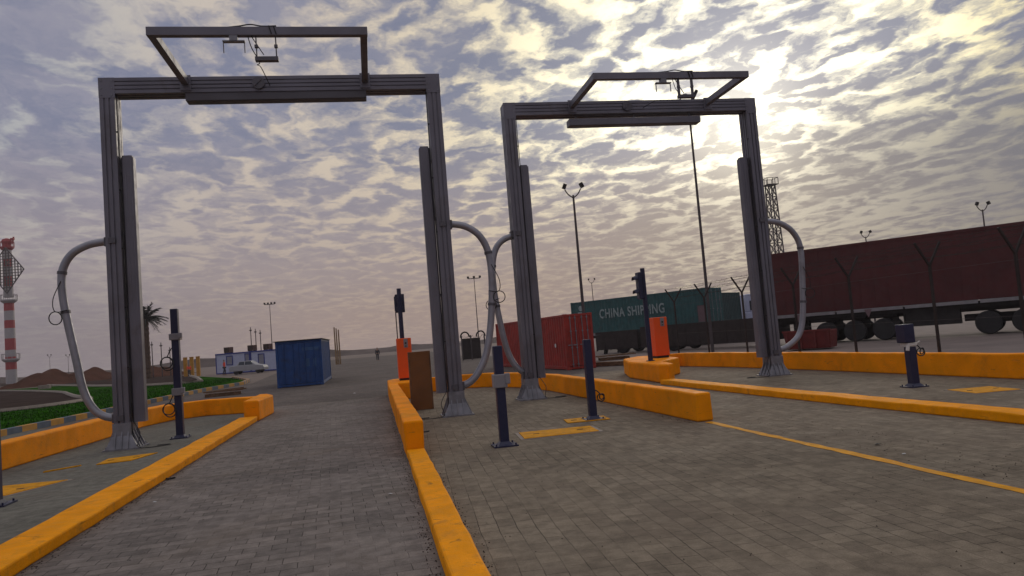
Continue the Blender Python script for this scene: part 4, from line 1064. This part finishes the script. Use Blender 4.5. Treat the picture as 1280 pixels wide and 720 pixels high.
# palm tree
pt = dp(184, 470, 92); pc = dp(187.5, 398, 92); base = Vector((pt.x, pt.y, 0)); top = Vector((pt.x+.1, pt.y, pc.z))
t = thing('palm_tree', 'ragged date palm standing behind the left gantry post', 'palm tree', tuple(base))
b = MB(); prof = []
rnd = random.Random(9)
for k in range(26): f = k/25; prof.append((.50-.08*f+(.05 if k % 2 else 0)+rnd.uniform(-.02, .02), top.z*f))
b.lathe(prof, (base.x, base.y, 0), 12); obj('trunk', b, PALMT, t)
b = MB()
for k in range(52):
    az = rnd.uniform(0, 6.28); elv = rnd.uniform(-.5, 1.35); L = rnd.uniform(1.6, 3.0) * (.8 if elv > .9 else 1)
    pts = [top.copy()]; d = Vector((math.cos(az)*math.cos(elv), math.sin(az)*math.cos(elv), math.sin(elv)))
    for s in range(7): pts.append(pts[-1]+d*L/7); d = (d+Vector((0, 0, -.13))).normalized()
    b.tube(pts, .06, 4, r1=.02)
    for s in range(1, 7):
        for j in range(4):
            p_ = pts[s].lerp(pts[min(s+1, 7)], j/4); side_ = d.cross(Vector((0, 0, 1))).normalized() if abs(d.z) < .95 else Vector((1, 0, 0))
            for sg in (-1, 1):
                if rnd.random() < .2: continue
                tip = p_+side_*sg*rnd.uniform(.3, .6)+d*.28+Vector((0, 0, rnd.uniform(-.22, .05)))
                wv = Vector((0, 0, .07)) ; b.add([p_-wv, p_+d*.07, tip], [(0, 1, 2)])
obj('crown', b, PALML, t)

# yellow pillars, people, cabins, car
for i, (u, lb) in enumerate(((232, 'left yellow pillar of the three beyond the lawn'), (240, 'middle yellow pillar of the three beyond the lawn'), (248, 'right yellow pillar of the three beyond the lawn, nearest the cabins'))):
    p = g(u, 471); p = Vector((p.x, 92, 0)); p = Vector((at(u, 460, 92).x, 92, 0)); b = MB(); b.prism([(p.x-.20, 91.85), (p.x+.20, 91.85), (p.x+.20, 92.15), (p.x-.20, 92.15)], 0, 2.2); b.prism([(p.x-.22, 91.83), (p.x+.22, 91.83), (p.x+.22, 92.17), (p.x-.22, 92.17)], 2.2, 2.28)
    tag(obj('pillar', b, YPIL, loc=tuple(p)), lb, 'pillar')

def person(p, hgt, label, top_m, rz=0., stride=.12, sitting=False):
    """small far figure: one skinned body, clothing and hair as children"""
    t = thing('person', label, 'person', (p.x, p.y, 0), rz); s = hgt/1.75
    def skin(name, verts, edges, radii, m, parent):
        me = bpy.data.meshes.new(name); me.from_pydata([Vector(v)*s for v in verts], edges, []); o = bpy.data.objects.new('tmp', me); C.objects.link(o)
        sk = o.modifiers.new('skin', 'SKIN'); me.skin_vertices[0].data[0].use_root = True
        for i, r_ in enumerate(radii): me.skin_vertices[0].data[i].radius = (r_[0]*s, r_[1]*s)
        sb = o.modifiers.new('sub', 'SUBSURF'); sb.levels = 1; sb.render_levels = 1
        dg = bpy.context.evaluated_depsgraph_get(); dg.update(); m2 = bpy.data.meshes.new_from_object(o.evaluated_get(dg)); bpy.data.objects.remove(o)
        m2.materials.clear(); m2.materials.append(m); m2.polygons.foreach_set('use_smooth', [True]*len(m2.polygons)); r = bpy.data.objects.new(name, m2); C.objects.link(r); r.parent = parent; return r
    st_ = stride
    V = [(0, 0, .95), (0, 0, 1.2), (0, 0, 1.42), (0, 0, 1.52), (0, .01, 1.62), (0, .01, 1.72), (.19, 0, 1.40), (.25, .03, 1.12), (.24, -.08, .88), (.25, -.1, .80), (-.19, 0, 1.40), (-.25, -.03, 1.12), (-.24, .08, .88), (-.25, .1, .80),
         (.09, 0, .88), (.10, -st_, .50), (.10, -st_*.6, .09), (.10, -st_*.6-.15, .04), (-.09, 0, .88), (-.10, st_*.6, .50), (-.10, st_*1.6, .10), (-.10, st_*1.6-.15, .04)]
    E_ = [(0, 1), (1, 2), (2, 3), (3, 4), (4, 5), (2, 6), (6, 7), (7, 8), (8, 9), (2, 10), (10, 11), (11, 12), (12, 13), (0, 14), (14, 15), (15, 16), (16, 17), (0, 18), (18, 19), (19, 20), (20, 21)]
    Rd = [(.15, .11), (.14, .10), (.15, .10), (.055, .055), (.085, .10), (.07, .085), (.055, .055), (.045, .045), (.035, .035), (.04, .025), (.055, .055), (.045, .045), (.035, .035), (.04, .025),
          (.085, .085), (.062, .062), (.042, .042), (.045, .035), (.085, .085), (.062, .062), (.042, .042), (.045, .035)]
    bd = skin('body', V, E_, Rd, SKIN, t)
    skin('jacket', [(0, 0, .93), (0, 0, 1.2), (0, 0, 1.43), (.2, 0, 1.41), (.255, .03, 1.12), (.245, -.08, .90), (-.2, 0, 1.41), (-.255, -.03, 1.12), (-.245, .08, .90)], [(0, 1), (1, 2), (2, 3), (3, 4), (4, 5), (2, 6), (6, 7), (7, 8)],
         [(.175, .135), (.165, .125), (.165, .12), (.075, .075), (.062, .062), (.052, .052), (.075, .075), (.062, .062), (.052, .052)], top_m, bd)
    skin('trousers', [(0, 0, .96), (.09, 0, .87), (.10, -st_, .50), (.10, -st_*.6, .12), (-.09, 0, .87), (-.10, st_*.6, .50), (-.10, st_*1.6, .13)], [(0, 1), (1, 2), (2, 3), (0, 4), (4, 5), (5, 6)],
         [(.165, .125), (.10, .10), (.078, .078), (.06, .06), (.10, .10), (.078, .078), (.06, .06)], CLO, bd)
    skin('hair', [(0, .03, 1.66), (0, .02, 1.75)], [(0, 1)], [(.085, .095), (.07, .085)], CLO, bd)
    return t
pp = dp(472, 445, 88); person(pp, 1.62, 'lone figure in dark clothes walking far down the road by the horizon', CLO, 0, .2)
p = at(236.3, 463, 89); person(p, 1.5, 'person in an orange-red jacket between the yellow pillars', HIV, .4)
p = at(280.5, 462, 82); person(p, 1.65, 'person in an orange-red jacket in front of the site cabin, left of the silver car', HIV, 2.0)

# site cabins with rooftop coolers
pa = g(271, 468.5); pb = g(350, 462.6); pa = Vector((-17.9, 91.5, 0)); pb_ = Vector((-9.6, 86.5, 0)); rz = math.atan2((pb_-pa).y, (pb_-pa).x); L = (pb_-pa).length
def cabin(off, L, label, wins):
    o0 = pa+(pb_-pa).normalized()*off
    t = thing('site_cabin', label, 'site cabin', tuple(o0), rz)
    b = MB(); b.box((.0, 0, .12), (L, 2.5, 2.22)); obj('wall', b, CAB, t, local=True)
    b = MB(); b.box((-.06, -.06, 2.22), (L+.06, 2.56, 2.36)); b.box((-.03, -.04, 0), (L+.03, 2.54, .12))
    for x in (-.03, L-.07): b.box((x, -.04, .12), (x+.10, .02, 2.22))
    obj('trim', b, CABB, t, local=True)
    for x, w, z0, z1 in wins:
        b = MB(); b.box((x, -.05, z0), (x+w, .02, z0+.09)); b.box((x, -.05, z1-.09), (x+w, .02, z1)); b.box((x, -.05, z0+.09), (x+.09, .02, z1-.09)); b.box((x+w-.09, -.05, z0+.09), (x+w, .02, z1-.09)); wf = obj('window' if z0 > .3 else 'door', b, CABB, t, local=True)
        b = MB(); b.box((x+.09, -.02, z0+.09), (x+w-.09, -.004, z1-.09)); obj('pane', b, mat('cabin_blind', (.22, .22, .26), .5), wf, local=True)
    return t, o0
cabin(0, 4.9, 'left blue-trimmed pale site cabin with a square window, beyond the lawn', ((1.5, .95, .95, 2.05), (4.15, .7, .9, 2.15)))
cabin(5.0, 5.6, 'right pale site cabin partly hidden by the dark blue container', ((1.0, .9, .14, 2.0),))
for off, lb in ((1.5, 'left rooftop cooler on the site cabins'), (4.9, 'middle rooftop cooler on the site cabins'), (7.1, 'right rooftop cooler on the site cabins, nearest the blue container')):
    o0 = pa+(pb_-pa).normalized()*off; t = thing('air_cooler', lb, 'air cooler', (o0.x, o0.y+.4, 2.37), rz)
    b = MB(); b.box((-.4, 0, .06), (.4, .7, .68)); obj('casing', b, BAMB if False else RUST, t, local=True, bevel=.02)
    b = MB()
    for k in range(7): b.box((-.34, -.02, .14+k*.075), (.34, -.003, .175+k*.075))
    for i in (-.35, .29): b.box((i, .02, 0), (i+.06, .68, .06))
    obj('louvre', b, CHAS, t, local=True)

def car(p, rz, label):
    t = thing('parked_car', label, 'car', (p.x, p.y, 0), rz)
    prof = [(-2.1, .38), (-2.15, .75), (-2.0, .98), (-1.2, 1.03), (1.2, 1.0), (1.95, .88), (2.1, .62), (2.08, .36)]
    n = len(prof); b = MB(); b.add([(x, -.82, z) for x, z in prof]+[(x, .82, z) for x, z in prof], [tuple(range(n-1, -1, -1)), tuple(range(n, 2*n))]+[(i, (i+1) % n, n+(i+1) % n, n+i) for i in range(n)][::1]); obj('body', b, SILV, t, local=True, bevel=.06)
    b = MB(); c = [(-1.25, 1.02), (-.85, 1.46), (.35, 1.48), (1.1, 1.0)]; m_ = 4
    b.add([(x, -.74+(.1 if z > 1.2 else 0), z) for x, z in c]+[(x, .74-(.1 if z > 1.2 else 0), z) for x, z in c], [(3, 2, 1, 0), (4, 5, 6, 7)]+[(i, (i+1) % 4, 4+(i+1) % 4, 4+i) for i in range(4)]); obj('cabin', b, SILV, t, local=True, bevel=.04)
    for x0, x1 in ((-1.0, -.3), (-.2, .55)):
        b = MB(); b.add([(x0, -.755, 1.05), (x1+.18*(x1 > 0), -.755, 1.05), (x1, -.655, 1.42), (x0+.12*(x0 < -.5), -.655, 1.42), (x0, -.70, 1.05), (x1+.18*(x1 > 0), -.70, 1.05), (x1, -.62, 1.42), (x0+.12*(x0 < -.5), -.62, 1.42)], [(0, 1, 2, 3), (7, 6, 5, 4), (0, 4, 5, 1), (1, 5, 6, 2), (2, 6, 7, 3), (3, 7, 4, 0)]); obj('window', b, GLS, t, local=True)
    for x in (-1.35, 1.3): wheel(t, (x, -.64, .33), -1, .33, .2); wheel(t, (x, .64, .33), 1, .33, .2)
    return t
p = at(318, 464, 80.0); car(Vector((p.x-.5, 80.0, 0)), R(-12), 'silver car parked in front of the site cabins').scale = (.85, .85, .9)
# dark shelter block with razor-wire coils between the gantries
p = dp(578, 440, 60); p2 = dp(602, 440, 60)
t = thing('gate_screen', 'dark screened gate topped by coils of wire, seen between the two gantries', 'gate', (p.x, p.y, 0))
b = MB(); b.box((p.x, p.y, .05), (p2.x, p.y+.12, 1.75)); obj('screen', b, DKB, t)
b = MB()
for x in (p.x, (p.x+p2.x)/2, p2.x+.35): b.bar((x, p.y-.05, -.02), (x, p.y-.05, 2.0), .1)
obj('post', b, POLE, t)
b = MB()
for k in (.3, 1.6): b.tube([Vector((p.x+k+.36*math.cos(a_), p.y+.05*math.sin(a_*3), 1.85+.42*math.sin(a_))) for a_ in [i*math.pi/10 for i in range(11)]], .06, 8)
for k in range(26): b.bar((p.x+k*.08, p.y, 1.78+.12*math.sin(k*1.9)), (p.x+k*.08+.1, p.y, 1.9+.1*math.sin(k*1.3)), .02)
obj('wire_coil', b, CHAS, t)

# pallets and timber
def pallet(p, rz, label, n=2):
    t = thing('pallet_pile', label, 'pallets', (p.x, p.y, 0), rz); rnd = random.Random(int(p.x*10))
    for lvl in range(n):
        b = MB(); z = lvl*.17; dx = rnd.uniform(-.15, .15)
        for k in range(3): b.box((dx, k*.45, z), (1.5+dx, k*.45+.1, z+.11))
        for k in range(7): b.box((dx+k*.22, -.02, z+.11), (dx+k*.22+.14, 1.05, z+.135))
        obj('pallet', b, WOOD, t, local=True)
    b = MB()
    for k in range(4): b.bar((rnd.uniform(-.3, .3), k*.25, n*.17+.04), (1.5+rnd.uniform(-.2, .3), k*.25+rnd.uniform(-.2, .2), n*.17+rnd.uniform(.03, .12)), .09, .05)
    obj('plank', b, WOOD, t, local=True)
p = g(258, 497); pallet(Vector((p.x, p.y, 0)), R(8), 'broken brown pallets and planks beyond the left island tip', 1)
p = g(753, 451); pallet(Vector((p.x, p.y, 0)), R(-10), 'stacked timber lying behind the right plinth near the red container', 1)
a = g(744, 458); c = g(790, 456); b = MB(); b.bar((a.x, a.y, .09), (c.x, c.y, .09), .2, .18)
tag(obj('timber_sleeper', b, WOOD, loc=(a.x, a.y, 0), bevel=.02), 'dark timber sleeper on the ground just left of the right plinth', 'timber')

# ------------------------------------------------------------------ haze
HZ = bpy.data.materials.new('haze_air'); HZ.use_nodes = True; t_ = HZ.node_tree; t_.nodes.clear()
pv = t_.nodes.new('ShaderNodeVolumePrincipled'); pv.inputs['Color'].default_value = (.82, .78, .80, 1); pv.inputs['Density'].default_value = .0005; pv.inputs['Anisotropy'].default_value = .3
om = t_.nodes.new('ShaderNodeOutputMaterial'); t_.links.new(pv.outputs[0], om.inputs['Volume'])
b = MB(); b.box((-330, -70, -1.1), (330, 300, 42)); o = obj('haze', b, HZ); o['kind'] = 'stuff'
